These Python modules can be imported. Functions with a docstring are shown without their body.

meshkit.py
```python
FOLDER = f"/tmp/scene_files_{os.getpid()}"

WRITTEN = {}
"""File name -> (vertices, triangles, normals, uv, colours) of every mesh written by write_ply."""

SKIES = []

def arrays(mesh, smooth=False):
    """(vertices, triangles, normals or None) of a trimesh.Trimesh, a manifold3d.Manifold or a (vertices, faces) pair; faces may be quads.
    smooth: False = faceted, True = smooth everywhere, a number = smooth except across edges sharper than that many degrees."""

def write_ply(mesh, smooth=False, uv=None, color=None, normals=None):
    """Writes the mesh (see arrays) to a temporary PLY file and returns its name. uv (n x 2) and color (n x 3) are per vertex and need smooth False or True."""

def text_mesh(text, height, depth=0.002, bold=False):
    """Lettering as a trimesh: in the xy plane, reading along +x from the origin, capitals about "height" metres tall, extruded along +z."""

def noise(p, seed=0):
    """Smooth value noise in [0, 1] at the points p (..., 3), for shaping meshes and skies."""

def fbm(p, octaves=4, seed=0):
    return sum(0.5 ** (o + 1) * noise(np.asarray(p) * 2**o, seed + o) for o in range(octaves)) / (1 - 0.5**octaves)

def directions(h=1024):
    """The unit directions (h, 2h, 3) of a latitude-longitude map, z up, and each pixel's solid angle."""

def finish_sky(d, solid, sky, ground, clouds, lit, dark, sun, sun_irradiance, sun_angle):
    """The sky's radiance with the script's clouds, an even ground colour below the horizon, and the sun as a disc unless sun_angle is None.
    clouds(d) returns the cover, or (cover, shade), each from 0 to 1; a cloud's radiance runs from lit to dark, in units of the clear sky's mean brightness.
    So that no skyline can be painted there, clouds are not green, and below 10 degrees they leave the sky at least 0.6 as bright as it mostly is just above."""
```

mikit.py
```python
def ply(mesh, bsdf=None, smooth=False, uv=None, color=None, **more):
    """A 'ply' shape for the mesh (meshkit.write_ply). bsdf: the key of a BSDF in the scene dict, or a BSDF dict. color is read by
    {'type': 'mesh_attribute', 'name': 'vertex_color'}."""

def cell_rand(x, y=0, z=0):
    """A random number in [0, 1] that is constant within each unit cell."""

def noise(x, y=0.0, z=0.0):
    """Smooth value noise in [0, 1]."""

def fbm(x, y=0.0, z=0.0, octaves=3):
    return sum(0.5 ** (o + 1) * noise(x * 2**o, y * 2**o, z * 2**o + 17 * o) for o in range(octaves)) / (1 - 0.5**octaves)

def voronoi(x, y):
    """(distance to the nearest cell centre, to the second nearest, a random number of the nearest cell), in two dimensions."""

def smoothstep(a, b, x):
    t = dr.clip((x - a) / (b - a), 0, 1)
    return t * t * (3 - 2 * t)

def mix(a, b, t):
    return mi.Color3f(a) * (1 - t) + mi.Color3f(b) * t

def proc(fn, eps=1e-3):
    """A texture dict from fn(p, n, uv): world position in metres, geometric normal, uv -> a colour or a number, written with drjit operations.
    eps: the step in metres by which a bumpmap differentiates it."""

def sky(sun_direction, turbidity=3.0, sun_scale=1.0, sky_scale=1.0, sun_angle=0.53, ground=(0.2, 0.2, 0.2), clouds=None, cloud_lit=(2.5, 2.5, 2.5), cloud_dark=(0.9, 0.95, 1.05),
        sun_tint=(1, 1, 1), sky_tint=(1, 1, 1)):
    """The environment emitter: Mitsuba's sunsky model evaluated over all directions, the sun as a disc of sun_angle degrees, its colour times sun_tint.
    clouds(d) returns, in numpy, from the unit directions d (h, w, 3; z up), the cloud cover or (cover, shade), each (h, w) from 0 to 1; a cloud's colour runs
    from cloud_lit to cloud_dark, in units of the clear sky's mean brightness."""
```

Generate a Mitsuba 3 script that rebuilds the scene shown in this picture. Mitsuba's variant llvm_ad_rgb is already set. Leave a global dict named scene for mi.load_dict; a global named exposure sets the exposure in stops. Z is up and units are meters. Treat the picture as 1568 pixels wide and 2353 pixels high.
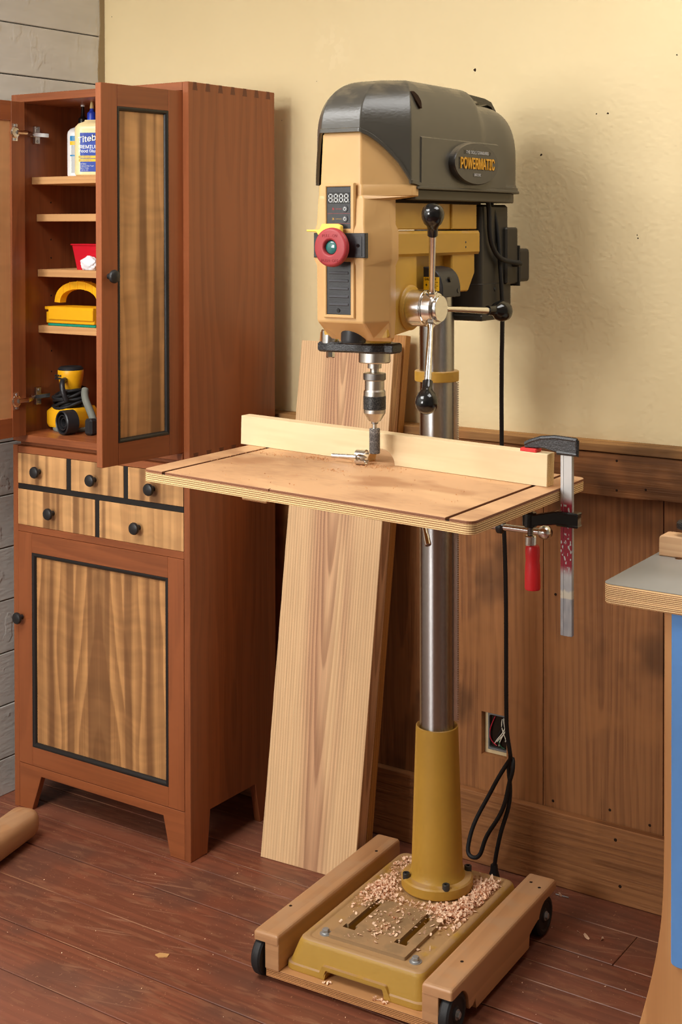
import math, random
import numpy as np, trimesh
import mitsuba as mi, drjit as dr
import mikit, meshkit
from mikit import proc, noise, fbm, voronoi, cell_rand, smoothstep, mix
from scipy.interpolate import CubicSpline
from shapely.geometry import Polygon, Point, box as sbox
from shapely.ops import unary_union

T = mi.ScalarTransform4f
scene, labels = {}, {}

# ------------------------------------------------------------------ camera, light, exposure
F_PX, YAW, PITCH, ROLL, CY = 3159.86, 0.5917, -0.0148, -0.0016, 566.0
EYE = np.array([0.0, 0.0, 1.64])
_f0 = np.array([-math.sin(YAW), math.cos(YAW), 0]); _r0 = np.array([math.cos(YAW), math.sin(YAW), 0]); _z = np.array([0, 0, 1.0])
_fw = _f0 * math.cos(PITCH) + _z * math.sin(PITCH)
_up = _z * math.cos(PITCH) - _f0 * math.sin(PITCH)
_up = _up * math.cos(ROLL) - _r0 * math.sin(ROLL)
scene['camera'] = {'type': 'perspective', 'fov_axis': 'x', 'fov': math.degrees(2 * math.atan(784 / F_PX)),
                   'principal_point_offset_y': (2353 / 2 - CY) / 2353,
                   'near_clip': 0.05, 'far_clip': 50.0,
                   'to_world': T().look_at(origin=EYE.tolist(), target=(EYE + _fw).tolist(), up=_up.tolist())}
exposure = -0.24
UNSEEN_WINDOW_LIGHT = 25.0      # radiance of the unseen window behind the camera's left, lighting front faces
UNSEEN_LAMP_LIGHTS = ((-2.25, 1.15, .55, .50, 16.0), (-.72, 2.50, .36, .36, 9.5))   # ceiling lamps out of view, lighting press and wall: x, y, half sizes, radiance
WARM = (1.0, 0.988, 0.965)


# ------------------------------------------------------------------ helpers: meshes
def lin(r, g, b):
    return [((c / 255) / 12.92 if c / 255 <= 0.04045 else ((c / 255 + 0.055) / 1.055) ** 2.4) for c in (r, g, b)]


def bx(x0, x1, y0, y1, z0, z1, c=0.0012):
    lo, hi = np.array([x0, y0, z0], float), np.array([x1, y1, z1], float)
    c = min(c, (hi - lo).min() * 0.45)
    pts = []
    for i in range(8):
        s = np.array([(i >> k) & 1 for k in range(3)])
        p = np.where(s, hi, lo); d = np.where(s, -c, c)
        for k in range(3):
            q = p + d; q[k] = p[k]; pts.append(q)
    return trimesh.convex.convex_hull(np.array(pts))


def loft(rings, cap0=True, cap1=True):
    R = np.asarray(rings, float); k, n, _ = R.shape
    i, j = np.meshgrid(np.arange(k - 1), np.arange(n), indexing='ij')
    a, b = i * n + j, i * n + (j + 1) % n
    f = np.vstack([np.stack([a, b, b + n], -1).reshape(-1, 3), np.stack([a, b + n, a + n], -1).reshape(-1, 3)])
    v = R.reshape(-1, 3)
    if cap0:
        v = np.vstack([v, R[0].mean(0)]); c = len(v) - 1; q = np.arange(n)
        f = np.vstack([f, np.stack([(q + 1) % n, q, q * 0 + c], 1)])
    if cap1:
        v = np.vstack([v, R[-1].mean(0)]); c = len(v) - 1; q = np.arange(n) + (k - 1) * n
        f = np.vstack([f, np.stack([q, np.roll(q, -1), q * 0 + c], 1)])
    return trimesh.Trimesh(v, f, process=False)


def cat(*m):
    return trimesh.util.concatenate([x for x in m if x is not None])


def axes(d):
    d = np.asarray(d, float); d = d / np.linalg.norm(d)
    x = np.cross([0, 0, 1.0] if abs(d[2]) < 0.9 else [1.0, 0, 0], d); x /= np.linalg.norm(x)
    return x, np.cross(d, x), d


def lathe(prof, o=(0, 0, 0), d=(0, 0, 1), n=40):
    """profile [(r, h)...] turned about the axis d through o; ends are capped."""
    x, y, z = axes(d); o = np.asarray(o, float)
    a = np.arange(n) * 2 * np.pi / n
    ring = np.cos(a)[:, None] * x + np.sin(a)[:, None] * y
    P = [(max(r, 1e-5), h) for r, h in prof]
    m = loft([o + r * ring + h * z for r, h in P])
    if P[-1][1] < P[0][1]:
        m.invert()
    return m


def cyl(p0, p1, r, n=24, c=0.0008):
    p0, p1 = np.asarray(p0, float), np.asarray(p1, float); L = np.linalg.norm(p1 - p0); c = min(c, L * .4, r * .4)
    return lathe([(r - c, 0), (r, c), (r, L - c), (r - c, L)], p0, p1 - p0, n)


def tube(pts, r, n=10, closed=False):
    p = np.asarray(pts, float)
    t = np.gradient(p, axis=0)
    t /= np.linalg.norm(t, axis=1, keepdims=True) + 1e-12
    x, _, _ = axes(t[0]); rings = []
    rr = np.broadcast_to(r, (len(p),)); a = np.arange(n) * 2 * np.pi / n
    for q, d, s in zip(p, t, rr):
        x = x - d * (x @ d); x /= np.linalg.norm(x); y = np.cross(d, x)
        rings.append(q + s * (np.cos(a)[:, None] * x + np.sin(a)[:, None] * y))
    return loft(rings)


def spline(pts, m=60):
    p = np.asarray(pts, float); s = np.r_[0, np.cumsum(np.linalg.norm(np.diff(p, axis=0), axis=1))]
    return CubicSpline(s, p)(np.linspace(0, s[-1], m))


def roundpoly(pts, r, k=4):
    """corners replaced by arcs (k+1 points each), the same count for every polygon of the same corner count."""
    p = np.asarray(pts, float); n = len(p); out = []
    rs = np.broadcast_to(r, (n,))
    for i in range(n):
        a, b, c = p[i - 1], p[i], p[(i + 1) % n]
        u, w = (a - b) / np.linalg.norm(a - b), (c - b) / np.linalg.norm(c - b)
        m = min(rs[i], 0.45 * np.linalg.norm(a - b), 0.45 * np.linalg.norm(c - b))
        for t in np.linspace(0, 1, k + 1):
            out.append((b + u * m) * (1 - t) ** 2 + 2 * b * t * (1 - t) + (b + w * m) * t ** 2)
    return np.array(out)


def rrect(x0, x1, y0, y1, r, k=4):
    return roundpoly([(x0, y0), (x1, y0), (x1, y1), (x0, y1)], r, k)


def _place(v, plane):
    if plane == 'xy': return v, False
    if plane == 'xz': return v[:, [0, 2, 1]], True
    return v[:, [2, 0, 1]], False          # 'yz'


def prism(poly, lo, hi, plane='xy', c=0.0):
    """polygon (shapely or points) in the given plane, extruded along the third axis from lo to hi, edges chamfered by c."""
    if not isinstance(poly, Polygon):
        poly = Polygon(poly)
    if poly.exterior.is_ccw is False or any(r.is_ccw for r in poly.interiors):
        from shapely.geometry.polygon import orient
        poly = orient(poly)
    if c <= 0:
        m = trimesh.creation.extrude_polygon(poly, hi - lo, engine='earcut'); m.apply_translation([0, 0, lo])
    else:
        def inset(q):
            e = np.roll(q, -1, 0) - q; e /= np.linalg.norm(e, axis=1, keepdims=True) + 1e-12
            nn = np.stack([-e[:, 1], e[:, 0]], 1); pn = np.roll(nn, 1, 0)
            return q + c * (nn + pn) / np.maximum(1 + (nn * pn).sum(1, keepdims=True), .3)
        parts = []; ins = []
        for ring in [poly.exterior, *poly.interiors]:
            q = np.array(ring.coords)[:-1]; qi = inset(q); ins.append(qi)
            h = lambda a, z: np.c_[a, np.full(len(a), z)]
            parts.append(loft([h(qi, lo), h(q, lo + c), h(q, hi - c), h(qi, hi)], False, False))
        cap = Polygon(ins[0], ins[1:])
        cv, cf = trimesh.creation.triangulate_polygon(cap, engine='earcut')
        cf = np.asarray(cf); cv = np.asarray(cv)
        e1, e2 = cv[cf[:, 1]] - cv[cf[:, 0]], cv[cf[:, 2]] - cv[cf[:, 0]]
        neg = e1[:, 0] * e2[:, 1] - e1[:, 1] * e2[:, 0] < 0
        cf[neg] = cf[neg][:, ::-1]
        parts.append(trimesh.Trimesh(np.c_[cv, np.full(len(cv), hi)], cf, process=False))
        parts.append(trimesh.Trimesh(np.c_[cv, np.full(len(cv), lo)], cf[:, ::-1], process=False))
        m = cat(*parts)
    v, inv = _place(np.array(m.vertices), plane)
    m = trimesh.Trimesh(v, np.array(m.faces)[:, ::-1] if inv else m.faces, process=False)
    return m


def text(s, h, depth=0.0008, bold=False, center=True):
    m = meshkit.text_mesh(s, h, depth, bold)
    if center:
        b = m.bounds; m.apply_translation([-(b[0][0] + b[1][0]) / 2, -(b[0][1] + b[1][1]) / 2, 0])
    return m


def remap(m, o, ex, ey, ez):
    v = np.array(m.vertices); o = np.asarray(o, float)
    v = o + v[:, :1] * np.asarray(ex, float) + v[:, 1:2] * np.asarray(ey, float) + v[:, 2:] * np.asarray(ez, float)
    return trimesh.Trimesh(v, m.faces, process=False)


def diff(a, *bs):
    import manifold3d as m3
    def man(t):
        t = trimesh.Trimesh(t.vertices, t.faces, process=True); t.merge_vertices()
        return m3.Manifold(m3.Mesh(np.asarray(t.vertices, np.float32), np.asarray(t.faces, np.uint32)))
    r = man(a)
    for b in bs: r = r - man(b)
    q = r.to_mesh()
    return trimesh.Trimesh(q.vert_properties[:, :3], q.tri_verts, process=False)


def frame(o, deg, roll=0.0):
    """a local frame standing at o, turned deg about z; roll = slope of z along the local x axis."""
    t = math.radians(deg); m = np.eye(4)
    ex = np.array([math.cos(t), math.sin(t), roll]); ex /= np.linalg.norm(ex)
    ey = np.array([-math.sin(t), math.cos(t), 0]); ez = np.cross(ex, ey)
    m[:3, 0], m[:3, 1], m[:3, 2], m[:3, 3] = ex, ey, ez, o
    return m


# ------------------------------------------------------------------ helpers: entries of the scene
UVMATS = {}
_seed = [3]


def put(key, mesh, mat, sm=28, xf=None, along=None, seed=None, uv=None, **more):
    if mat in UVMATS:
        v, f, n = meshkit.arrays(mesh, sm)
        P = v[f].reshape(-1, 3)
        fn = np.cross(v[f[:, 1]] - v[f[:, 0]], v[f[:, 2]] - v[f[:, 0]]); fn /= np.linalg.norm(fn, axis=1, keepdims=True) + 1e-20
        N = np.repeat(fn, 3, 0) if n is None else n[f].reshape(-1, 3)
        lo, hi = v.min(0), v.max(0)
        if along is None: along = UVMATS[mat] if UVMATS[mat] is not None else int(np.argmax(hi - lo))
        if seed is None:
            _seed[0] += 1; seed = _seed[0]
        q = P - (lo + hi) / 2
        k = np.repeat(np.argmax(np.abs(fn), 1), 3)
        o1, o2 = [a for a in range(3) if a != along]
        a = np.where(k == along, q[:, o1], q[:, along])
        b = np.where(k == along, q[:, o2], np.where(k == o1, q[:, o2], q[:, o1]))
        uvs = np.stack([a + 8 * (seed % 13), b + 4 * ((seed * 5) % 11)], 1)
        v, f, n = P, np.arange(len(P)).reshape(-1, 3), N
    else:
        v, f, n = meshkit.arrays(mesh, sm)
        uvs = uv
    if xf is not None:
        v = v @ xf[:3, :3].T + xf[:3, 3]
        if n is not None: n = n @ xf[:3, :3].T
    path = meshkit.write_ply((v, f), False, uvs, None, normals=n)
    scene[key] = {'type': 'ply', 'filename': path, 'face_normals': n is None, 'bsdf': {'type': 'ref', 'id': mat}, **more}
    return key


def part(parent, name, mesh, mat, sm=28, label=None, kind=None, **kw):
    key = f'{parent}__{name}'; i = 0
    while key in scene or key in labels:
        i += 1; key = f'{parent}__{name}_{i:03d}'
    put(key, mesh, mat, sm, **kw)
    if label or kind:
        labels[key] = {k: x for k, x in (('label', label), ('kind', kind)) if x}
    return key


def thing(name, label, category, group=None):
    key = name; i = 0
    while key in labels or key in scene:
        i += 1; key = f'{name}_{i:03d}'
    labels[key] = {'label': label, 'category': category}
    if group: labels[key]['group'] = group
    return key


def struct(name, mesh, mat, label=None, **kw):
    put(name, mesh, mat, **kw)
    labels[name] = {'kind': 'structure', **({'label': label} if label else {})}
    return name


# ------------------------------------------------------------------ materials
def bsdf(name, color, rough=0.5, spec=0.5, metal=0.0, bump=None, bscale=0.001, beps=1e-3, uvaxis='none', **more):
    c = color if isinstance(color, dict) else {'type': 'rgb', 'value': list(color)}
    b = {'type': 'principled', 'base_color': c, 'roughness': rough, 'specular': spec, 'metallic': metal, **more}
    if bump is not None:
        b = {'type': 'bumpmap', 'arbitrary': proc(bump, beps), 'scale': bscale, 'inner': b}
    scene[name] = {'type': 'twosided', 'inner': b}
    if uvaxis != 'none': UVMATS[name] = uvaxis


def split(uv):
    s1, s2 = dr.round(uv.x / 8), dr.round(uv.y / 4)
    return uv.x - 8 * s1, uv.y - 4 * s2, s1 * 3.7 + s2 * 11.3 + 1.5


def wood(name, light, dark, sp=0.010, depth=0.03, tilt=0.04, ring=0.6, fib=0.3, tone=0.15, wav=1.2, figure=0.0, streak=None,
         rough=0.45, spec=0.4, dust=None, bump=None, bscale=0.001, worn=None, axis=None, book=False, **more):
    light, dark = lin(*light), lin(*dark)
    def fn(p, n, uv):
        a, b, sd = split(uv)
        r1, r2, r3 = cell_rand(sd, 1), cell_rand(sd, 2), cell_rand(sd, 3)
        d = depth * (0.4 + r2) + tilt * (r3 * 2 - 1) * a
        if book:
            b = dr.abs(b + .004 * noise(a * 6, 1.0)); r1 = mi.Float(.5); d = .03 + tilt * dr.maximum(a + .30, -.05)
        w = fbm(a * 2.2 + sd * 5, b * 13, sd, 3) - 0.5
        q = dr.sqrt(dr.square(b - (r1 - 0.5) * 0.1) + dr.square(d)) / sp + w * wav
        t = q - dr.floor(q)
        g = smoothstep(0.0, 0.8, t) * (1 - smoothstep(0.86, 1.0, t))
        f = fbm(a * 9, b * 330 + sd, sd, 2)
        m = dr.clip(g * ring + (f - 0.5) * fib + (fbm(a * 1.2, b * 22 + sd * 3, sd, 3) - 0.5) * 0.9, 0, 1)
        c = mix(light, dark, m)
        if streak is not None:
            s = smoothstep(0.56, 0.72, fbm(a * 0.9 + sd, b * 26 + sd * 2, 5.0, 3))
            c = mix(c, lin(*streak), s * 0.75)
        if figure:
            c = c * (1 + figure * (fbm(a * 55 + w * 4, b * 8 + sd, 3.0, 2) - 0.5))
        c = c * (1 + tone * (cell_rand(sd, 7) * 2 - 1))
        if worn is not None:
            c = worn(c, a, b, sd, p, n)
        if dust is not None:
            c = mix(c, lin(*dust), smoothstep(0.5, 0.95, n.z) * smoothstep(0.35, 0.65, fbm(p.x * 22, p.y * 22, 1.0, 3)) * 0.5)
        return c
    bsdf(name, proc(fn), rough, spec, uvaxis=axis, bump=bump, bscale=bscale, **more)


wood('cherry', (143, 81, 46), (96, 50, 28), sp=.030, depth=.04, tilt=.09, ring=.24, fib=.36, tone=.06, wav=2.2, rough=.36, spec=.5)
WAL = dict(sp=.030, depth=.04, tilt=.06, ring=.40, fib=.3, tone=.06, wav=2.2, figure=.30, streak=(110, 72, 43), rough=.4, spec=.45)
wood('walnut_panel', (206, 158, 104), (150, 104, 64), **WAL)
wood('walnut_book', (190, 140, 88), (124, 82, 48), book=True, **{**WAL, 'sp': .034, 'tilt': .10, 'ring': .6})
wood('maple_shelf', (206, 158, 104), (178, 124, 78), sp=.01, ring=.35, fib=.25, tone=.04, rough=.5)
wood('maple_panel', (196, 146, 98), (176, 122, 78), sp=.05, depth=.08, ring=.3, fib=.2, tone=.03, rough=.5, figure=.15)
wood('dolly_maple', (184, 138, 96), (152, 106, 70), sp=.02, depth=.05, ring=.35, fib=.2, tone=.05, rough=.38, spec=.5, dust=(178, 142, 108))
wood('leg_maple', (206, 150, 96), (176, 118, 70), sp=.06, depth=.06, tilt=.08, ring=.5, fib=.2, tone=.03, rough=.42)
wood('block_maple', (226, 186, 142), (202, 152, 110), sp=.008, ring=.4, fib=.3, tone=.02, rough=.5)
wood('second_board', (188, 132, 66), (150, 96, 40), sp=.008, ring=.5, fib=.4, rough=.6)


def ply_fn(face, a_, b_, stripe_axis, period=.0040):
    face, a_, b_ = lin(*face), lin(*a_), lin(*b_)
    def fn(p, n, uv):
        a, b, sd = split(uv)
        f = fbm(a * 7, b * 120 + sd, sd, 3)
        if stripe_axis == 'b':          # plies lie flat; their edges show on upright faces
            on, s = 1 - smoothstep(.5, .7, dr.abs(n.z)), b
        else:
            on, s = smoothstep(.6, .8, dr.abs(n.x)), a
        q = s / period + 0.5 + (fbm(a * 9, sd, 2.0, 2) - .5) * .25
        t = q - dr.floor(q)
        layer = cell_rand(dr.floor(q), 4)
        e = mix(a_, b_, smoothstep(.40, .55, t) * (1 - smoothstep(.80, .95, t)))
        e = e * (0.82 + 0.3 * layer)
        return mix(mi.Color3f(face) * (0.9 + .2 * f), e * (.9 + .2 * f), on)
    return fn


bsdf('table_ply', proc(ply_fn((214, 170, 120), (240, 208, 150), (150, 100, 60), 'b')), .55, .3, uvaxis=0)
bsdf('router_ply', proc(ply_fn((224, 184, 130), (240, 206, 150), (140, 88, 50), 'b', .0037)), .5, .3, uvaxis=0)
bsdf('deck_ply', proc(ply_fn((186, 136, 88), (206, 150, 96), (112, 70, 40), 'b', .0036)), .55, .3, uvaxis=0)


def birch(p, n, uv):
    a, b, sd = split(uv)
    f = fbm(a * 5 + 3, b * 60, 2.0, 3)
    g = fbm(a * 3 + 9, b * 9, 5.0, 3)
    c = mix(lin(228, 205, 163), lin(213, 185, 141), dr.clip((f - .5) * 1.2 + (g - .4) * .9, 0, 1))
    on = smoothstep(.6, .8, dr.abs(n.x))
    q = a / .0058 + .5
    t = q - dr.floor(q)
    e = mix(lin(236, 204, 148), lin(150, 108, 68), smoothstep(.42, .5, t) * (1 - smoothstep(.6, .7, t)))
    c = mix(c, e, on)
    return c
bsdf('birch', proc(birch), .5, .35, uvaxis=0)


def hard(p, n, uv):
    a, b, sd = split(uv)
    m = fbm(p.x * 9, p.y * 9, 2.0, 4)
    f = fbm(p.x * 60 + p.y * 20, p.y * 160, 1.0, 2)
    c = mix(lin(190, 148, 108), lin(160, 118, 84), dr.clip((m - .45) * 2.2 + (f - .5) * .35, 0, 1))
    c = mix(c, lin(206, 164, 120), smoothstep(.56, .75, fbm(p.x * 5 + p.y * 3 + 8, p.y * 13, 7.0, 3)) * .7)
    c = mix(c, lin(150, 98, 62), smoothstep(.60, .78, fbm(p.x * 6 + 20, p.y * 8, 3.0, 3)) * .6)
    return mix(lin(132, 84, 56), c, smoothstep(.5, .9, n.z))
bsdf('hardboard', proc(hard), .5, .4, uvaxis=0)


# ash board: coordinates of its own lie in uv (along 0 at its middle, across 0 at its middle)
def ash(p, n, uv):
    a, b, sd = split(uv)
    w = fbm(a * 2.0, b * 9, 3.0, 3) - .5
    d = 0.004 + .060 * (1 - dr.exp(-dr.maximum(.70 - a, 0) * 1.25))
    bb = b - .004 + .012 * (a + .3)
    q = dr.sqrt(dr.square(bb) + dr.square(d)) / .0072 + w * .6
    t = q - dr.floor(q)
    g = smoothstep(.1, .85, t) * (1 - smoothstep(.9, 1.0, t))
    core = 1 - smoothstep(.03, .085, dr.abs(bb) + .03 * w + dr.maximum(-a - .2, 0) * .05)
    light = mix(lin(224, 188, 142), lin(198, 156, 114), g * (.45 + .35 * noise(a * 3, b * 20)))
    heart = mix(lin(202, 158, 120), lin(150, 106, 78), g * .75)
    c = mix(light, heart, core * smoothstep(.30, .55, fbm(a * 1.3 + 3, b * 14, 9.0, 3) + .18))
    f = fbm(a * 10, b * 420, 2.0, 2)
    return c * (.88 + .24 * f)
bsdf('ash', proc(ash), .55, .3, uvaxis=None)


def floor_worn(c, a, b, sd, p, n):
    m = fbm(p.x * 5, p.y * 7, 3.0, 4)
    c = mix(c, lin(96, 64, 52), smoothstep(.45, .75, m) * .75)
    sc = fbm((p.x + p.y * .35) * 5, (p.y - p.x * .3) * 150, 2.0, 2)
    c = mix(c, lin(156, 112, 88), smoothstep(.72, .86, sc) * smoothstep(.4, .6, fbm(p.x * 9, p.y * 9, 8.0, 2)) * .5)
    sp_ = noise(p.x * 260, p.y * 260, 1.0)
    c = mix(c, lin(176, 132, 98), smoothstep(.93, .97, sp_) * .6)
    c = mix(c, lin(122, 86, 72), smoothstep(.40, .75, fbm(p.x * 2.2 + 5, p.y * 3, 6.0, 4)) * .4)
    edge = (1 - smoothstep(.93, .985, n.z)) * smoothstep(.1, .3, n.z) * smoothstep(.42, .62, fbm(p.x * 5, p.y * 3, 1.0, 3))
    c = mix(c, lin(160, 112, 80), edge * .7)
    c = mix(c, lin(150, 104, 76), smoothstep(.5, .9, n.z) * smoothstep(.54, .78, fbm(p.x * 16, p.y * 70, 4.0, 4)) * .34)
    return c
wood('floor_boards', (130, 75, 54), (92, 52, 38), sp=.02, depth=.04, tilt=.03, ring=.4, fib=.35, tone=.12, rough=.42, spec=.45, worn=floor_worn, axis=0)


def old_worn(c, a, b, sd, p, n):
    st = fbm(p.x * 6 + 3, p.z * 5, 4.0, 4)
    c = mix(c, lin(66, 44, 28), smoothstep(.58, .80, st) * .6)
    c = mix(c, lin(166, 112, 66), smoothstep(.58, .8, fbm(p.x * 11, p.z * 7 + 9, 1.0, 3)) * .5)
    return c
def saw_bump(p, n, uv):
    a, b, sd = split(uv)
    return fbm(a * 90, b * 40, 1.0, 2) * .6 + fbm(a * 12, b * 400, 2.0, 2) * .8
wood('old_boards', (164, 111, 68), (108, 67, 40), sp=.017, depth=.03, tilt=.07, ring=.36, fib=.7, wav=2.0, tone=.14, rough=.6, spec=.25, worn=old_worn, bump=saw_bump, bscale=.0012)
wood('cap_strip', (168, 126, 78), (112, 72, 40), sp=.009, depth=.02, ring=.5, fib=.5, rough=.65, spec=.2, worn=old_worn, bump=saw_bump, bscale=.0012)


def ship_bump(p, n, uv):
    return fbm(p.y * 40, p.z * 160, 2.0, 3) * .6 + smoothstep(.62, .7, fbm(p.y * 28, p.z * 22, 4.0, 4)) * .5
def ship(p, n, uv):
    return mix(lin(206, 203, 195), lin(192, 189, 181), fbm(p.y * 10, p.z * 40, 1.0, 3))
bsdf('shiplap', proc(ship), .55, .35, bump=ship_bump, bscale=.0016)


def plaster_bump(p, n, uv):
    return fbm(p.x * 130, p.z * 130, 3.0, 3) + .4 * fbm(p.x * 40, p.z * 40, 6.0, 2)
def plaster(p, n, uv):
    c = mix(lin(226, 207, 163), lin(221, 201, 155), fbm(p.x * 4, p.z * 4, 1.0, 3))
    patch = smoothstep(.085, .02, dr.sqrt(dr.square(p.x + 2.147) + dr.square((p.z - 2.127) * .8))) * smoothstep(.42, .62, fbm(p.x * 60, p.z * 60, 2.0, 3))
    return mix(c, lin(236, 218, 176), patch * .3)
bsdf('plaster', proc(plaster), .6, .25, bump=plaster_bump, bscale=.0011)

bsdf('ceiling_paint', lin(214, 212, 206), .8, .1)
bsdf('room_wall', lin(150, 146, 138), .8, .1)
bsdf('grey_filler', lin(150, 132, 102), .8, .1)
bsdf('dark_gap', lin(40, 28, 20), .8, .1)
bsdf('black_wood', lin(30, 28, 27), .35, .5)
bsdf('black_knob', lin(30, 30, 31), .42, .5)
bsdf('gloss_black', lin(18, 18, 19), .12, .6)
bsdf('black_plastic', lin(38, 38, 40), .38, .5)
bsdf('black_rubber', lin(30, 30, 31), .55, .4)
bsdf('dark_rib', lin(62, 62, 66), .45, .4)
bsdf('screen_glass', lin(14, 14, 16), .1, .6)
bsdf('digit_white', lin(214, 214, 208), .4, .4)
bsdf('icon_grey', lin(190, 190, 190), .4, .4)
bsdf('icon_red', lin(170, 40, 40), .4, .4)
bsdf('icon_gold', lin(190, 140, 50), .4, .4)
bsdf('switch_red', lin(158, 52, 56), .45, .4)
bsdf('print_red', lin(128, 24, 30), .5, .3)
bsdf('lens_teal', lin(16, 92, 88), .08, .8, clearcoat=1.0)
bsdf('key_yellow', lin(238, 206, 92), .4, .4)
bsdf('label_yellow', lin(236, 190, 30), .4, .4)
bsdf('badge_gold', lin(206, 150, 40), .4, .4)


def tan_fn(p, n, uv):
    return mix(lin(203, 162, 107), lin(196, 152, 95), fbm(p.x * 9, p.y * 9, p.z * 9, 3))
bsdf('tan_cover', proc(tan_fn), .38, .45, bump=lambda p, n, uv: fbm(p.x * 500 + p.y * 300, p.y * 400, p.z * 500, 2), bscale=.00012)


def dusty(paint, dustc, amount=.85, lo=.3):
    paint, dustc = lin(*paint), lin(*dustc)
    def fn(p, n, uv):
        d = smoothstep(.45, .9, n.z) * smoothstep(lo, lo + .3, fbm(p.x * 30, p.y * 30, p.z * 30, 4)) * amount
        return mix(mi.Color3f(paint) * (.94 + .12 * fbm(p.x * 14, p.y * 14, p.z * 14, 2)), dustc, d)
    return fn
cast_bump = lambda p, n, uv: fbm(p.x * 260, p.y * 260, p.z * 260, 2)
bsdf('cast_gold', proc(dusty((180, 138, 54), (186, 150, 104), .8)), .42, .45, bump=cast_bump, bscale=.0004)
bsdf('base_gold', proc(dusty((174, 136, 58), (172, 136, 94), .95, .15)), .45, .4, bump=cast_bump, bscale=.0004)
bsdf('base_pad', proc(dusty((148, 120, 86), (172, 136, 96), .7, .3)), .55, .4)
bsdf('cover_grey', proc(dusty((66, 63, 56), (168, 150, 116), .20, .35)), .33, .6, bump=cast_bump, bscale=.00025)
bsdf('cover_front', proc(dusty((52, 50, 48), (160, 146, 120), .4, .3)), .33, .55, bump=cast_bump, bscale=.00025)
bsdf('pan_grey', lin(74, 70, 60), .45, .45)
bsdf('motor_black', lin(48, 45, 40), .42, .45)

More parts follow.
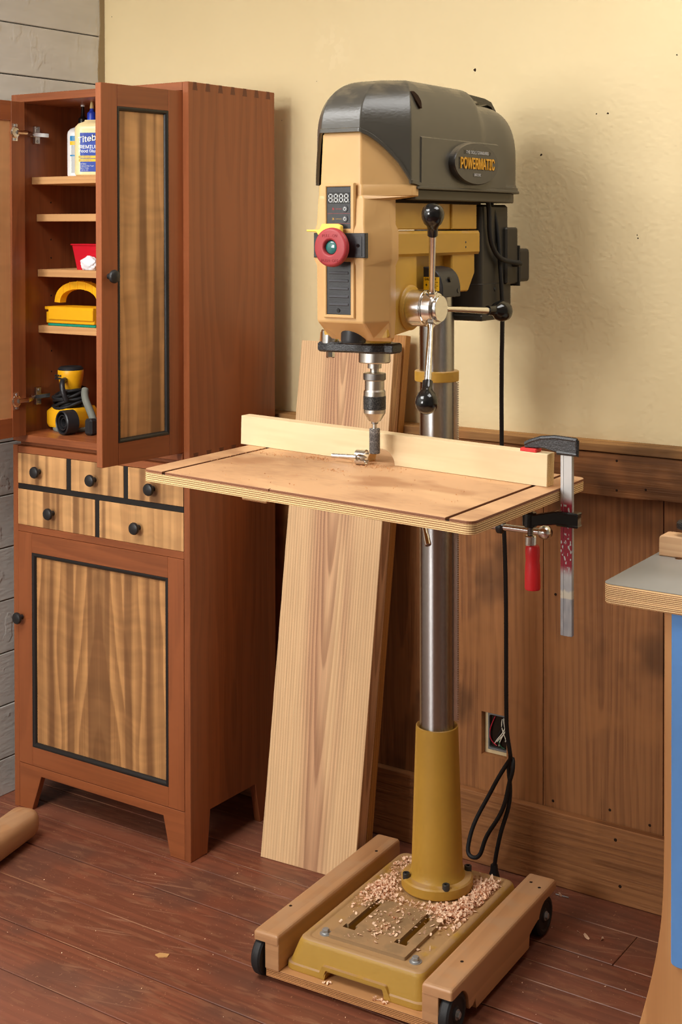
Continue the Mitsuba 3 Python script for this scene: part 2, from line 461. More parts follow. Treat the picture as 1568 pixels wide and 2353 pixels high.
scene['steel'] = {'type': 'twosided', 'inner': {'type': 'roughconductor', 'material': 'none', 'specular_reflectance': {'type': 'rgb', 'value': [.44, .438, .435]}, 'alpha_u': .08, 'alpha_v': .32}}
scene['chrome'] = {'type': 'twosided', 'inner': {'type': 'roughconductor', 'material': 'none', 'specular_reflectance': {'type': 'rgb', 'value': [.80, .79, .77]}, 'alpha': .06}}
scene['satin_steel'] = {'type': 'twosided', 'inner': {'type': 'roughconductor', 'material': 'none', 'specular_reflectance': {'type': 'rgb', 'value': [.62, .59, .54]}, 'alpha': .2}}
scene['dark_steel'] = {'type': 'twosided', 'inner': {'type': 'roughconductor', 'material': 'none', 'specular_reflectance': {'type': 'rgb', 'value': [.26, .25, .24]}, 'alpha': .28}}
bsdf('zinc', lin(170, 172, 172), .45, .6, metal=.7)
bsdf('hex_black', lin(46, 46, 46), .4, .5)


def knurl(p, n, uv):
    return mix(lin(44, 44, 46), lin(96, 94, 92), smoothstep(.45, .6, fbm(p.x * 700, p.y * 700, p.z * 900, 2)))
bsdf('knurled', proc(knurl), .35, .6, metal=.6)
def grit(p, n, uv):
    return mix(lin(66, 62, 60), lin(176, 168, 160), smoothstep(.42, .72, fbm(p.x * 900, p.y * 900, p.z * 900, 2)) * (.35 + .65 * smoothstep(.35, .65, noise(p.z * 90, p.x * 40))))
bsdf('grit', proc(grit), .7, .3)
def iron(p, n, uv):
    return mix(lin(28, 28, 30), lin(84, 84, 88), smoothstep(.6, .8, noise(p.x * 900, p.y * 900, p.z * 900)))
bsdf('cast_black', proc(iron), .38, .5, bump=lambda p, n, uv: fbm(p.x * 600, p.y * 600, p.z * 600, 2), bscale=.0005)
def barfn(p, n, uv):
    red = smoothstep(1.095, 1.075, p.z) * smoothstep(.93, .955, p.z) * smoothstep(.30, .38, fbm(p.x * 300, p.y * 100, p.z * 120, 2)) * smoothstep(.5, .8, -n.y)
    c = mix(lin(186, 186, 184), lin(140, 142, 146), smoothstep(.98, .86, p.z) * (.5 + .5 * noise(p.x * 200, p.z * 60)))
    glue = smoothstep(.885, .888, p.z) * smoothstep(.908, .902, p.z + .006 * noise(p.x * 300, 1.0))
    c = mix(c, lin(206, 200, 178), glue * .8)
    return mix(c, lin(142, 26, 44), red)
bsdf('clamp_bar', proc(barfn), .4, .6, metal=.35)
bsdf('red_plastic', lin(206, 38, 42), .35, .5)
bsdf('red_pad', lin(208, 50, 48), .5, .4)
bsdf('red_bin', lin(196, 22, 40), .3, .5)
bsdf('yellow_plastic', lin(236, 172, 22), .4, .45)
bsdf('green_rubber', lin(24, 140, 116), .6, .3)
bsdf('bottle_white', lin(232, 230, 226), .3, .5)
bsdf('bottle_cream', lin(238, 216, 160), .3, .5)
bsdf('cap_blue', lin(40, 68, 190), .35, .5)
bsdf('label_blue', lin(26, 60, 160), .35, .4)
bsdf('label_cyan', lin(50, 130, 180), .35, .4)
bsdf('label_white', lin(236, 236, 230), .4, .4)
bsdf('label_grey', lin(176, 180, 180), .4, .4)
bsdf('nozzle', lin(214, 190, 130), .35, .5)
bsdf('bag_white', lin(232, 230, 232), .6, .3)
bsdf('hose_grey', lin(120, 122, 112), .6, .3)
bsdf('laminate', proc(lambda p, n, uv: mix(lin(152, 151, 146), lin(144, 143, 137), fbm(p.x * 12, p.y * 12, 1.0, 3))), .4, .4)
bsdf('blue_paint', lin(98, 152, 218), .4, .4)
bsdf('box_metal', lin(120, 122, 122), .45, .6, metal=.5)
bsdf('wire_white', lin(226, 220, 200), .4, .4)
bsdf('wire_red', lin(180, 30, 50), .4, .4)
bsdf('wire_green', lin(40, 90, 60), .4, .4)
bsdf('shaving', lin(240, 206, 174), .7, .2)
bsdf('sawdust', lin(196, 140, 92), .9, .1)
bsdf('paint_chip', lin(196, 150, 96), .7, .2)
bsdf('window_frame_paint', lin(230, 226, 214), .5, .3)
bsdf('nail_hole', lin(46, 32, 22), .9, .1)

# ------------------------------------------------------------------ the room
rng = np.random.default_rng(7)
XL, YB, XR, YR, ZC = -3.01, 3.155, 1.7, -1.1, 2.75
struct('floor', cat(bx(-3.2, XR + .1, YR - .1, YB + .1, -.06, -.02, .0), bx(-3.05, XR, YR, 1.372, -.02, -.0005, .0)), 'floor_boards', along=0, seed=1, sm=False)
seams = [3.16, 2.992, 2.846, 2.764, 2.690, 2.552, 2.396, 2.237, 2.083, 1.93, 1.77, 1.62, 1.495, 1.374]
for k in range(len(seams) - 1):
    y1, y0 = seams[k] - .0012, seams[k + 1] + .0012
    cuts = [-3.03, XR - .05] if k not in (1, 5, 8) else [-3.03, [-1.19, -0.8, -2.9][(1, 5, 8).index(k)], XR - .05]
    for a, b in zip(cuts[:-1], cuts[1:]):
        part('floor', 'board', bx(a + .0008, b - .0008, y0, y1, -.02, rng.uniform(-.0008, .0006), .0013), 'floor_boards', False, along=0, seed=20 + k * 3 + len(cuts))

# left wall of painted horizontal boards
struct('wall_left', bx(XL - .06, XL - .019, YR, YB + .05, 0, ZC, 0), 'dark_gap', sm=False)
zs = [-.002, .105, .258, .4095, .5615, .7135, .865, 1.018, 1.17, 1.32, 1.472, 1.624, 1.776, 1.928, 2.0795, 2.229, 2.381, 2.533, ZC]
for k in range(len(zs) - 1):
    yend = YB - .006 - rng.uniform(0, .006)
    part('wall_left', 'board', bx(XL - .019, XL + rng.uniform(-.0012, .0012), YR + .01, yend, zs[k] + .0018, zs[k + 1] - .0018, .0015), 'shiplap', False)
# ragged filler strip where the boards meet the plaster
zz = np.linspace(1.1, ZC - .01, 60); wv = .017 + .010 * meshkit.noise(np.c_[zz * 7, zz * 0, zz * 0]) + .004 * meshkit.noise(np.c_[zz * 31, zz * 0, zz * 0])
struct('trim_1', prism(np.r_[np.c_[np.full(60, YB - .0005), zz], np.c_[YB - wv, zz][::-1]], XL - .004, XL + .003, 'yz'), 'grey_filler', label='ragged grey filler strip in the room corner')

# back wall: plaster above, old boards below
struct('wall_back', bx(-3.1, XR + .1, YB, YB + .06, 0, ZC, 0), 'plaster', sm=False)
for x, z, r in ((-1.701, 2.044, .0045), (-1.364, 1.914, .002), (-1.334, 1.914, .0026), (-1.513, 1.818, .003), (-1.16, 2.044, .002), (-2.322, 1.94, .0015), (-2.976, 2.29, .0012), (-1.256, 1.609, .002), (-1.258, 1.617, .0015), (-2.201, 2.044, .0012)):
    a = np.linspace(0, 2 * np.pi, 9)[:-1]; rr = r * rng.uniform(.6, 1.2, 8)
    part('wall_back', 'nail_hole', prism(np.c_[x + rr * np.cos(a), z + rr * np.sin(a)], YB - .0004, YB + .004, 'xz'), 'nail_hole', False)
WF = 3.135
outlet = sbox(-1.672, .275, -1.600, .386)
for k, (x0, x1) in enumerate(((-3.03, -2.72), (-2.72, -2.40), (-2.40, -2.10), (-2.10, -1.80), (-1.80, -1.497), (-1.497, -1.1825), (-1.1825, -.86), (-.86, -.55), (-.55, -.22), (-.22, .1), (.1, .42))):
    pl = sbox(x0 + .0012, .0, x1 - .0012, 1.0)
    if x0 < -1.65 < x1: pl = pl.difference(outlet)
    if k == 5: pl = pl.difference(Polygon([(-1.3412, -.01), (-1.3398, -.01), (-1.3404, .33)]))      # a split running up from the floor
    part('wall_back', 'plank', prism(pl, WF + rng.uniform(-.001, .001), YB - .0005, 'xz'), 'old_boards', False, along=2, seed=30 + k * 2)
for x, z in ((-1.4695, .2), (-1.216, .2), (-1.318, .213), (-1.463, .72)):
    part('wall_back', 'nail_hole', cyl((x, WF - .0012, z), (x, WF + .01, z), .0035, 8), 'nail_hole', False)


def ragged_board(x0, x1, z0, z1, y0, y1, amp, seed):
    xs = np.linspace(x0, x1, 70)
    lo = z0 + amp * (meshkit.fbm(np.c_[xs * 6, xs * 0 + seed, xs * 0], 3) - .5)
    hi = z1 + amp * .35 * (meshkit.fbm(np.c_[xs * 5, xs * 0 + seed + 9, xs * 0], 3) - .5)
    return prism(np.r_[np.c_[xs, lo], np.c_[xs, hi][::-1]], y0, y1, 'xz', .0015)
struct('trim_2', ragged_board(-2.9, .4, .989, 1.093, 3.098, WF - .0015, .022, 4), 'old_boards', along=0, seed=61, sm=False, label='rough board running along the top of the plank wainscot')
struct('trim_3', ragged_board(-2.9, .4, 1.0945, 1.115, 3.091, YB - .001, .004, 8), 'cap_strip', along=0, seed=64, sm=False, label='worn cap strip on the plank wainscot')
struct('baseboard_back', ragged_board(-3.0, .4, .001, .184, 3.110, WF - .0015, .003, 12), 'old_boards', along=0, seed=40, sm=False, label='wide rough baseboard at the foot of the plank wainscot')
for x, z in ((-1.286, 1.076), (-1.286, 1.005), (-1.213, 1.014)):
    part('trim_2', 'nail_hole', cyl((x, 3.0968, z), (x, 3.11, z), .003, 8), 'nail_hole', False)
for x, z in ((-1.293, .155), (-1.281, .045)):
    part('baseboard_back', 'nail_hole', cyl((x, 3.1085, z), (x, 3.12, z), .004, 8), 'nail_hole', False)

# out of view: rear and right walls, ceiling, a window placed to light front faces
WX0, WX1, WZ0, WZ1 = -2.85, -1.85, 1.4, 2.5
struct('wall_rear', prism(sbox(-3.1, 0, XR + .1, ZC).difference(sbox(WX0, WZ0, WX1, WZ1)), YR - .08, YR, 'xz'), 'room_wall', sm=False)
struct('wall_right', bx(XR, XR + .08, YR - .1, YB + .05, 0, ZC, 0), 'room_wall', sm=False)
struct('ceiling', bx(-3.1, XR + .1, YR - .1, YB + .1, ZC, ZC + .05, 0), 'ceiling_paint', sm=False)


def window(name, u0, u1, z0, z1, plane, at, face, radiance):
    s = 1 if face > at else -1
    fr = sbox(u0 - .05, z0 - .05, u1 + .05, z1 + .05).difference(sbox(u0, z0, u1, z1))
    um, zm = (u0 + u1) / 2, (z0 + z1) / 2
    fr = unary_union([fr, sbox(um - .012, z0, um + .012, z1), sbox(u0, zm - .012, u1, zm + .012)])
    struct(name, prism(fr, min(at, at + s * .03), max(at, at + s * .03), plane, .002), 'window_frame_paint')
    y = at - s * .02
    c = [(u0, z0), (u1, z0), (u1, z1), (u0, z1)]
    v = np.array([(u, y, z) if plane == 'xz' else (y, u, z) for u, z in c])
    f = np.array([[0, 1, 2], [0, 2, 3]])
    nrm = np.cross(v[1] - v[0], v[2] - v[0]); want = np.array([0, s, 0]) if plane == 'xz' else np.array([s, 0, 0])
    if nrm @ want < 0: f = f[:, ::-1]
    path = meshkit.write_ply((v, f), False)
    scene[name + '__pane'] = {'type': 'ply', 'filename': path, 'face_normals': True, 'bsdf': {'type': 'diffuse', 'reflectance': {'type': 'rgb', 'value': .3}},
                              'emitter': {'type': 'area', 'radiance': {'type': 'rgb', 'value': [radiance * c for c in WARM]}}}
window('window_1', WX0, WX1, WZ0, WZ1, 'xz', YR, YR + 1, UNSEEN_WINDOW_LIGHT)  # unseen glowing window, set behind the camera to light cabinet and press fronts
for lx, ly_, ax, ay, rad in UNSEEN_LAMP_LIGHTS:  # unseen lamps, placed to light the press from above and the upper back wall
    lamp = thing('ceiling_lamp', 'unseen square ceiling lamp with a white diffuser, out of view, ' + ('left of the camera' if lx < -1.5 else 'over the router table'), 'lamp')
    part(lamp, 'housing', prism(sbox(lx - ax - .03, ly_ - ay - .03, lx + ax + .03, ly_ + ay + .03).difference(sbox(lx - ax, ly_ - ay, lx + ax, ly_ + ay)), ZC - .07, ZC - .001, 'xy', .003), 'window_frame_paint', False)
    v = np.array([(lx - ax, ly_ - ay, ZC - .06), (lx + ax, ly_ - ay, ZC - .06), (lx + ax, ly_ + ay, ZC - .06), (lx - ax, ly_ + ay, ZC - .06)])
    path = meshkit.write_ply((v, np.array([[0, 2, 1], [0, 3, 2]])), False)
    scene[lamp + '__diffuser'] = {'type': 'ply', 'filename': path, 'face_normals': True, 'bsdf': {'type': 'diffuse', 'reflectance': {'type': 'rgb', 'value': .5}},
                                  'emitter': {'type': 'area', 'radiance': {'type': 'rgb', 'value': [rad * c for c in WARM]}}}

# ------------------------------------------------------------------ the tall cherry cabinet
X0, X1, Y0, Y1 = -2.935, -2.285, 2.702, 3.070
t = .020
cab = thing('cabinet', 'tall cherry cabinet with light walnut panels, black beading, open upper doors and five small drawers', 'cabinet')
side = [(Y0, 0), (2.770, 0), (2.782, .111), (2.975, .111), (2.996, 0), (Y1, 0), (Y1, 1.024), (Y0, 1.024)]
part(cab, 'side_panel', prism(side, X1 - t, X1, 'yz', .0012), 'cherry', False, along=2, seed=5)
part(cab, 'side_panel', prism(side, X0, X0 + t, 'yz', .0012), 'cherry', False, along=2, seed=6)
part(cab, 'side_panel', bx(X1 - t, X1, Y0, Y1, 1.036, 2.010), 'cherry', False, along=2, seed=18)
part(cab, 'side_panel', bx(X0, X0 + t, Y0, Y1, 1.036, 2.010), 'cherry', False, along=2, seed=8)
part(cab, 'top_panel', bx(X0 + t, X1 - t, Y0, Y1 - .002, 1.988, 2.010), 'cherry', False, along=0)
part(cab, 'bottom_panel', bx(X0 + t, X1 - t, Y0 - .004, Y1 - .002, 1.036, 1.056), 'cherry', False, along=0)
part(cab, 'back_panel', bx(X0 + t, X1 - t, Y1 - .014, Y1 - .003, .13, 1.99), 'cherry', False, along=2)
part(cab, 'spacer', bx(X0 + .012, X1 - .012, Y0 + .018, Y1 - .004, 1.0225, 1.0365), 'cherry', False, along=0)
part(cab, 'case_top', bx(X0 + t, X1 - t, Y0 + .02, Y1 - .02, 1.004, 1.022), 'cherry', False, along=0)
part(cab, 'case_bottom', bx(X0 + t, X1 - t, Y0 + .025, Y1 - .02, .108, .124), 'cherry', False, along=0)
for z0, z1, base in ((1.9895, 2.0102, 1), (1.0358, 1.0555, -1)):
    for k in range(7):
        y = Y0 + .026 + k * .052
        w0, w1 = (.006, .010) if base > 0 else (.010, .006)
        part(cab, 'dovetail', prism([(y - w1, z0), (y + w1, z0), (y + w0, z1), (y - w0, z1)], X1 - .004, X1 + .0004, 'yz'), 'cherry_end', False)
R = lambda r: X1 + r
part(cab, 'top_rail', bx(R(-.63), R(-.02), Y0 + .0005, Y0 + .02, 1.003, 1.022), 'cherry', False, along=0)
part(cab, 'middle_rail', bx(R(-.63), R(-.02), Y0 + .0005, Y0 + .02, .7815, .8005), 'cherry', False, along=0)
part(cab, 'apron', prism([(R(-.63), 0), (R(-.581), 0), (R(-.544), .101), (R(-.094), .101), (R(-.070), 0), (R(-.0205), 0), (R(-.0205), .1255), (R(-.63), .1255)], Y0 + .0005, Y0 + .02, 'xz', .001), 'cherry', False, along=0)
part(cab, 'divider', bx(R(-.631), R(-.021), Y0 + .0012, Y0 + .02, .9022, .9165, .0005), 'black_wood', label='black strip between the drawers')
part(cab, 'divider', bx(R(-.4405), R(-.4245), Y0 + .0012, Y0 + .02, .9165, 1.003, .0005), 'black_wood')
part(cab, 'divider', bx(R(-.2290), R(-.2145), Y0 + .0012, Y0 + .02, .9165, 1.003, .0005), 'black_wood')
part(cab, 'divider', bx(R(-.3330), R(-.3190), Y0 + .0012, Y0 + .02, .8005, .9022, .0005), 'black_wood')


def knob_mesh(o, d, r=.0165, L=.027):
    return lathe([(r * .42, 0), (r * .40, L * .35), (r * .62, L * .48), (r * .97, L * .62), (r, L * .74), (r * .9, L * .88), (r * .6, L * .97), (0, L)], o, d, 28)


for (a, b, z0, z1, kx, kz) in ((-.631, -.4415, .9172, 1.0022, -.545, .957), (-.4238, -.2296, .9172, 1.0022, -.334, .956), (-.2139, -.0215, .9172, 1.0022, -.124, .954),
                               (-.631, -.3337, .8012, .9015, -.493, .847), (-.3183, -.0215, .8012, .9015, -.175, .846)):
    dw = part(cab, 'drawer', bx(R(a), R(b), Y0 + .0004, Y0 + .02, z0, z1, .0008), 'walnut_panel', False, along=2)
    part(dw, 'knob', knob_mesh((R(kx), Y0, kz), (0, -1, 0)), 'black_knob', 40, label='round black knob')


def framed_door(name, w, h, th, xf, stile, top, bot, panel_mat, bead_w, knob=None, bead_mat='black_wood', back=True, pseed=4, tenons=False):
    """local: x from the hinge (0) to the free edge (w), y 0 = outer face, +y into the door, z up."""
    d = f'{cab}__{name}'; i = 0
    while d in labels: i += 1; d = f'{cab}__{name}_{i:03d}'
    labels[d] = {}
    kw = dict(xf=xf)
    part(d, 'stile', bx(0, stile, 0, th, 0, h, .0012), 'cherry', False, along=2, **kw)
    part(d, 'stile', bx(w - stile, w, 0, th, 0, h, .0012), 'cherry', False, along=2, **kw)
    part(d, 'rail', bx(stile, w - stile, .0003, th - .0003, h - top, h, .0008), 'cherry', False, along=0, **kw)
    part(d, 'rail', bx(stile, w - stile, .0003, th - .0003, 0, bot, .0008), 'cherry', False, along=0, **kw)
    part(d, 'panel', bx(stile - .002, w - stile + .002, .0075, th - .0055, bot - .002, h - top + .002, .0003), panel_mat, False, along=2, seed=pseed, **kw)
    b = bead_w
    if b:
        # quarter-round bead mitred into the frame
        def bead(p, q, inward):
            p, q, inward = (np.asarray(x, float) for x in (p, q, inward))
            e = (q - p) / np.linalg.norm(q - p)
            prof = [(0, .009), (0, .0), (b * .35, -.0012), (b * .75, .001), (b, .0055), (b, .009)]
            rings = []
            for end, sgn in ((p, 1), (q, -1)):
                rings.append([end + inward * u + e * sgn * u + np.array([0, 1.0, 0]) * y for u, y in prof])
            return loft(rings)
        x0, x1, z0, z1 = stile, w - stile, bot, h - top
        for P, Q, I in (((x0, 0, z0), (x1, 0, z0), (0, 0, 1)), ((x1, 0, z0), (x1, 0, z1), (-1, 0, 0)), ((x1, 0, z1), (x0, 0, z1), (0, 0, -1)), ((x0, 0, z1), (x0, 0, z0), (1, 0, 0))):
            part(d, 'bead', bead(P, Q, I), bead_mat, 50, **kw)
    if knob:
        part(d, 'knob', knob_mesh((knob[0], 0, knob[1]), (0, -1, 0)), 'black_knob', 40, label='round black knob', **kw)
    if tenons:
        for z0, z1 in ((h - .045, h - .004), (.008, .045)):
            part(d, 'tenon', bx(w - .002, w + .0004, th * .35, th * .68, z0, z1, .0002), 'cherry_end', False, **kw)
    return d


wood('cherry_end', (104, 60, 40), (76, 42, 28), sp=.004, ring=.4, fib=.4, rough=.5)
# lower door, closed
d0 = np.eye(4); d0[:3, 3] = (R(-.631), Y0 + .0002, .1268)
framed_door('lower_door', .6095, .6540, .019, d0, .054, .055, .053, 'walnut_book', .012, (.014, .413), pseed=9)
# right upper door, swung open towards the room: its outer face looks to the right
a = math.radians(3.4); h = np.array([-math.sin(a), -math.cos(a)])
d1 = np.eye(4); d1[:3, 0] = (-h[0], -h[1], 0); d1[:3, 1] = (h[1], -h[0], 0)
d1[:2, 3] = np.array([R(-.0198), Y0 + .003]) + h * .284; d1[2, 3] = 1.0570
framed_door('upper_door', .284, .929, .020, d1, .054, .054, .054, 'walnut_panel', .010, (.024, .462), pseed=14, tenons=True)
# left upper door, at right angles to the front: its inner face looks into the cabinet
d2 = np.eye(4); d2[:3, 0] = (0, -1, 0); d2[:3, 1] = (1, 0, 0); d2[:3, 3] = (-2.888, 2.690, 1.0570)
framed_door('upper_door', .284, .929, .020, d2, .050, .054, .054, 'maple_panel', 0, pseed=7)
# shelves
for z, y in ((1.7800, 2.758), (1.6750, 2.776), (1.5175, 2.779), (1.3570, 2.781)):
    part(cab, 'shelf', bx(X0 + t + .001, X1 - t - .001, y, Y1 - .016, z - .021, z, .0008), 'maple_shelf', False, along=0, label='pale maple shelf')
for y in (2.833, ):
    for z in (1.709, 1.655, 1.602, 1.549, 1.44, 1.28, 1.22):
        part(cab, 'pin_hole', cyl((X0 + t - .002, y, z), (X0 + t + .0006, y, z), .0028, 10), 'nail_hole', False)
# cup hinges of the left door
for z in (1.900, 1.156):
    xi = -2.868
    hg = part(cab, 'hinge', cat(bx(xi - .001, xi + .0016, 2.643, 2.662, z - .024, z + .024, .0005), lathe([(.016, 0), (.016, .004), (.013, .006)], (xi, 2.652, z), (1, 0, 0), 24)), 'chrome', label='steel cup hinge')
    part(hg, 'arm', cat(tube([(xi + .006, 2.656, z), (xi + .010, 2.685, z), (xi - .008, 2.72, z), (xi - .026, 2.745, z)], [.006, .007, .006, .006], 8),
                        bx(X0 + t + .010, X0 + t + .022, 2.735, 2.806, z - .0065, z + .0065, .001)), 'chrome', False)
    part(hg, 'mounting_plate', bx(X0 + t, X0 + t + .010, 2.764, 2.783, z - .025, z + .025, .001), 'satin_steel', False)
    for s in (-1, 1):
        part(hg, 'screw', cyl((xi + .001, 2.652, z + s * .019), (xi + .003, 2.652, z + s * .019), .0036, 12), 'zinc')
        part(hg, 'screw', cyl((X0 + t + .009, 2.773, z + s * .018), (X0 + t + .012, 2.773, z + s * .018), .004, 12), 'zinc')

# ------------------------------------------------------------------ what stands on the shelves


def bottle(name, label, x, y, z, w, dd, hs, body, capm, nozzle_h, tip, labels_):
    b = thing(name, label, 'glue bottle')
    rings = []
    for s, h in ((.90, 0), (1, .006), (1, hs * .86), (.97, hs * .92), (.80, hs * .98), (.45, hs * 1.02), (.42, hs * 1.05)):
        rr = roundpoly([(-w * s, -dd * s), (w * s, -dd * s), (w * s, dd * s), (-w * s, dd * s)], dd * s * .95, 6)
        rings.append(np.c_[rr, np.full(len(rr), h)] + (x, y, z))
    part(b, 'body', loft(rings), body, 60, xf=BX[0])
    rc = .013
    part(b, 'cap', lathe([(rc, 0), (rc, .018), (rc * .85, .022), (rc * .55, .024), (.0055, .030), (.0045, nozzle_h * .8), (.0045, nozzle_h)], (x, y, z + hs * 1.05), (0, 0, 1), 24), capm, 40, xf=BX[0])
    part(b, 'tip', lathe([(.0062, 0), (.0055, .008), (.0035, .018), (.003, .022)] if tip == 'nozzle' else [(.006, 0), (.0062, .010), (.004, .011)], (x, y, z + hs * 1.05 + nozzle_h - .004), (0, 0, 1), 18), tip if tip == 'nozzle' else 'bottle_white', 40, xf=BX[0])
    return b


def wrap(flat, x, y, w, dd, off=.0004):
    """lays a flat mesh (x across, y up from the floor, z out) on the bottle's rounded front."""
    v = np.array(flat.vertices); m2 = trimesh.Trimesh(v, flat.faces, process=False)
    r = dd * .95; out = []
    for u, h, e in v:
        L = w - r
        if u < -L: q = (u + L) / r; px, py = -L + r * math.sin(q), dd - r + r * math.cos(q)
        elif u > L: q = (u - L) / r; px, py = L + r * math.sin(q), dd - r + r * math.cos(q)
        else: px, py = u, dd
        out.append((x + px, y - py - off - e, h))
    m2.vertices = np.array(out)
    return m2


def patch(u0, u1, h0, h1, th=.0004, n=14):
    us = np.linspace(u0, u1, n)
    top = [np.array([(u, h0, 0), (u, h1, 0), (u, h1, th), (u, h0, th)]) for u in us]
    return loft(top)


BX = [np.eye(4)]
bx1, by1, bz1 = 0., 0., 0.
BX[0] = frame((-2.820, 2.868, 1.7802), 28)
w1, dd1 = .044, .027
b1 = bottle('glue_bottle', 'white glue bottle with a black cap, behind the cream one', 0, 0, 0, w1, dd1, .142, 'bottle_white', 'gloss_black', .058, 'cap', None)
def lab(b, name, x, y, w, dd, *a, mat='label_white', off=.0004, **k):
    return part(b, name, wrap(patch(*a), x, y, w, dd, off), mat, False, xf=BX[0], **k)
fl = lab(b1, 'front_label', bx1, by1, w1, dd1, -.036, .036, bz1 + .012, bz1 + .118, mat='label_grey')
lab(fl, 'band', bx1, by1, w1, dd1, -.036, .036, bz1 + .104, bz1 + .118, mat='label_cyan', off=.0009)
lab(fl, 'band', bx1, by1, w1, dd1, -.037, .037, bz1 + .092, bz1 + .103, mat='label_yellow', off=.0009)
lab(fl, 'band', bx1, by1, w1, dd1, -.036, .036, bz1 + .06, bz1 + .064, mat='label_cyan', off=.0009)
bx2, by2, bz2 = 0., 0., 0.
BX[0] = frame((-2.730, 2.812, 1.7802), 32)
w2, dd2 = .047, .029
b2 = bottle('glue_bottle', 'cream glue bottle with blue cap and blue label, half hidden by the open door', bx2, by2, bz2, w2, dd2, .150, 'bottle_cream', 'cap_blue', .036, 'nozzle', None)
fl = lab(b2, 'front_label', bx2, by2, w2, dd2, -.044, .044, bz2 + .012, bz2 + .120, mat='label_blue')
lab(fl, 'band', bx2, by2, w2, dd2, -.0445, .0445, bz2 + .040, bz2 + .0475, mat='label_yellow', off=.0009)
lab(fl, 'band', bx2, by2, w2, dd2, -.0445, .0445, bz2 + .0490, bz2 + .0565, mat='label_yellow', off=.0009)
def letter(parent, s, h, u, hh, x, y, w, dd, mat, bold=False, slope=0.0, depth=.0004, off=.0010):
    m_ = text(s, h, depth, bold, center=False); v = np.array(m_.vertices); v[:, 1] += v[:, 0] * slope + hh; v[:, 0] += u
    part(parent, 'lettering', wrap(trimesh.Trimesh(v, m_.faces, process=False), x, y, w, dd, off), mat, False, xf=BX[0])
letter(fl, 'Titebond', .0175, -.0370, bz2 + .0900, bx2, by2, w2, dd2, 'gloss_black', True, .17, off=.0008)
letter(fl, 'Titebond', .0163, -.0360, bz2 + .0908, bx2, by2, w2, dd2, 'label_white', True, .17, off=.0013)
letter(fl, 'PREMIUM', .0095, -.037, bz2 + .0765, bx2, by2, w2, dd2, 'label_white', True)
letter(fl, 'Wood Glue', .0080, -.036, bz2 + .0655, bx2, by2, w2, dd2, 'label_white', True)
letter(fl, 'Water Resistant', .0036, -.033, bz2 + .0510, bx2, by2, w2, dd2, 'label_blue')
letter(fl, 'Interior/Exterior', .0036, -.033, bz2 + .0420, bx2, by2, w2, dd2, 'label_blue')
for k, s in enumerate(('Fast Grab', 'Strong Initial Tack', 'Non-Toxic', '16 FL OZ')):
    letter(fl, s, .0034, -.031 + .002 * k, bz2 + .032 - k * .0058, bx2, by2, w2, dd2, 'label_white')

bz = 1.5177
bn = thing('parts_bin', 'small red plastic bin on the shelf beside the white bag', 'bin')
def bin_mesh(x0, x1, y0, y1, z0, h, fl_, th=.002):
    o = [np.c_[rrect(x0 + q, x1 - q, y0 + q, y1 - q, .004), np.full(20, z)] for q, z in ((fl_, z0), (0, z0 + h), (th, z0 + h), (fl_ + th, z0 + th))]
    return loft(o)
part(bn, 'shell', bin_mesh(-2.800, -2.69, 2.80, 2.93, bz, .071, .010), 'red_bin', 35)
part(bn, 'rim', tube(np.c_[np.vstack([rrect(-2.802, -2.688, 2.798, 2.932, .005), rrect(-2.802, -2.688, 2.798, 2.932, .005)[:1]]), np.full(21, bz + .071)], .0022, 8), 'red_bin', 60)
bg = thing('bag', 'crumpled white bag in front of the red bin', 'bag')
ic = trimesh.creation.icosphere(subdivisions=4, radius=1.0); v = np.array(ic.vertices)
v = v * (np.array([.030, .017, .022]) * (1 + .5 * (meshkit.fbm(v * 2.3 + 4, 3)[:, None] - .5))); v[:, 2] = np.maximum(v[:, 2], -.0165)
part(bg, 'sheet', trimesh.Trimesh(v + (-2.722, 2.792, bz + .0170), ic.faces, process=False), 'bag_white', 40)

pz = 1.3572
pb = thing('push_block', 'yellow push block with an arched handle and green base on the lowest shelf', 'push block')
px0, px1, py0, py1 = -2.886, -2.700, 2.790, 2.862
part(pb, 'base', bx(px0, px1, py0, py1, pz, pz + .008, .002), 'green_rubber', False)
body = cat(bx(px0 - .002, px1, py0 - .004, py1 + .004, pz + .008, pz + .040, .002), bx(px0 + .012, px1, py0 - .010, py1 + .008, pz + .018, pz + .050, .002),
           bx(px0 - .004, px1, py0 - .008, py1 + .008, pz + .046, pz + .055, .0015))
part(pb, 'body', body, 'yellow_plastic', False)
ang = np.linspace(math.pi * .98, .02, 26)
hx = px0 + .098 + .084 * np.cos(ang); hz = pz + .058 + .058 * np.sin(ang) ** .75
part(pb, 'handle', loft([np.array([(x + c * .0 + .011 * o * math.cos(b), 2.826 + s_, z + .011 * o * math.sin(b)) for o, s_ in ((1, -.012), (1, .012), (-1, .012), (-1, -.012))]) for x, z, b, c in zip(hx, hz, ang, ang)]), 'yellow_plastic', 30)
for k in range(3, 24, 3):
    part(pb, 'rib', bx(hx[k] - .0012, hx[k] + .0012, 2.8125, 2.8395, hz[k] - .012, hz[k] + .0125, .0004), 'yellow_plastic', False)

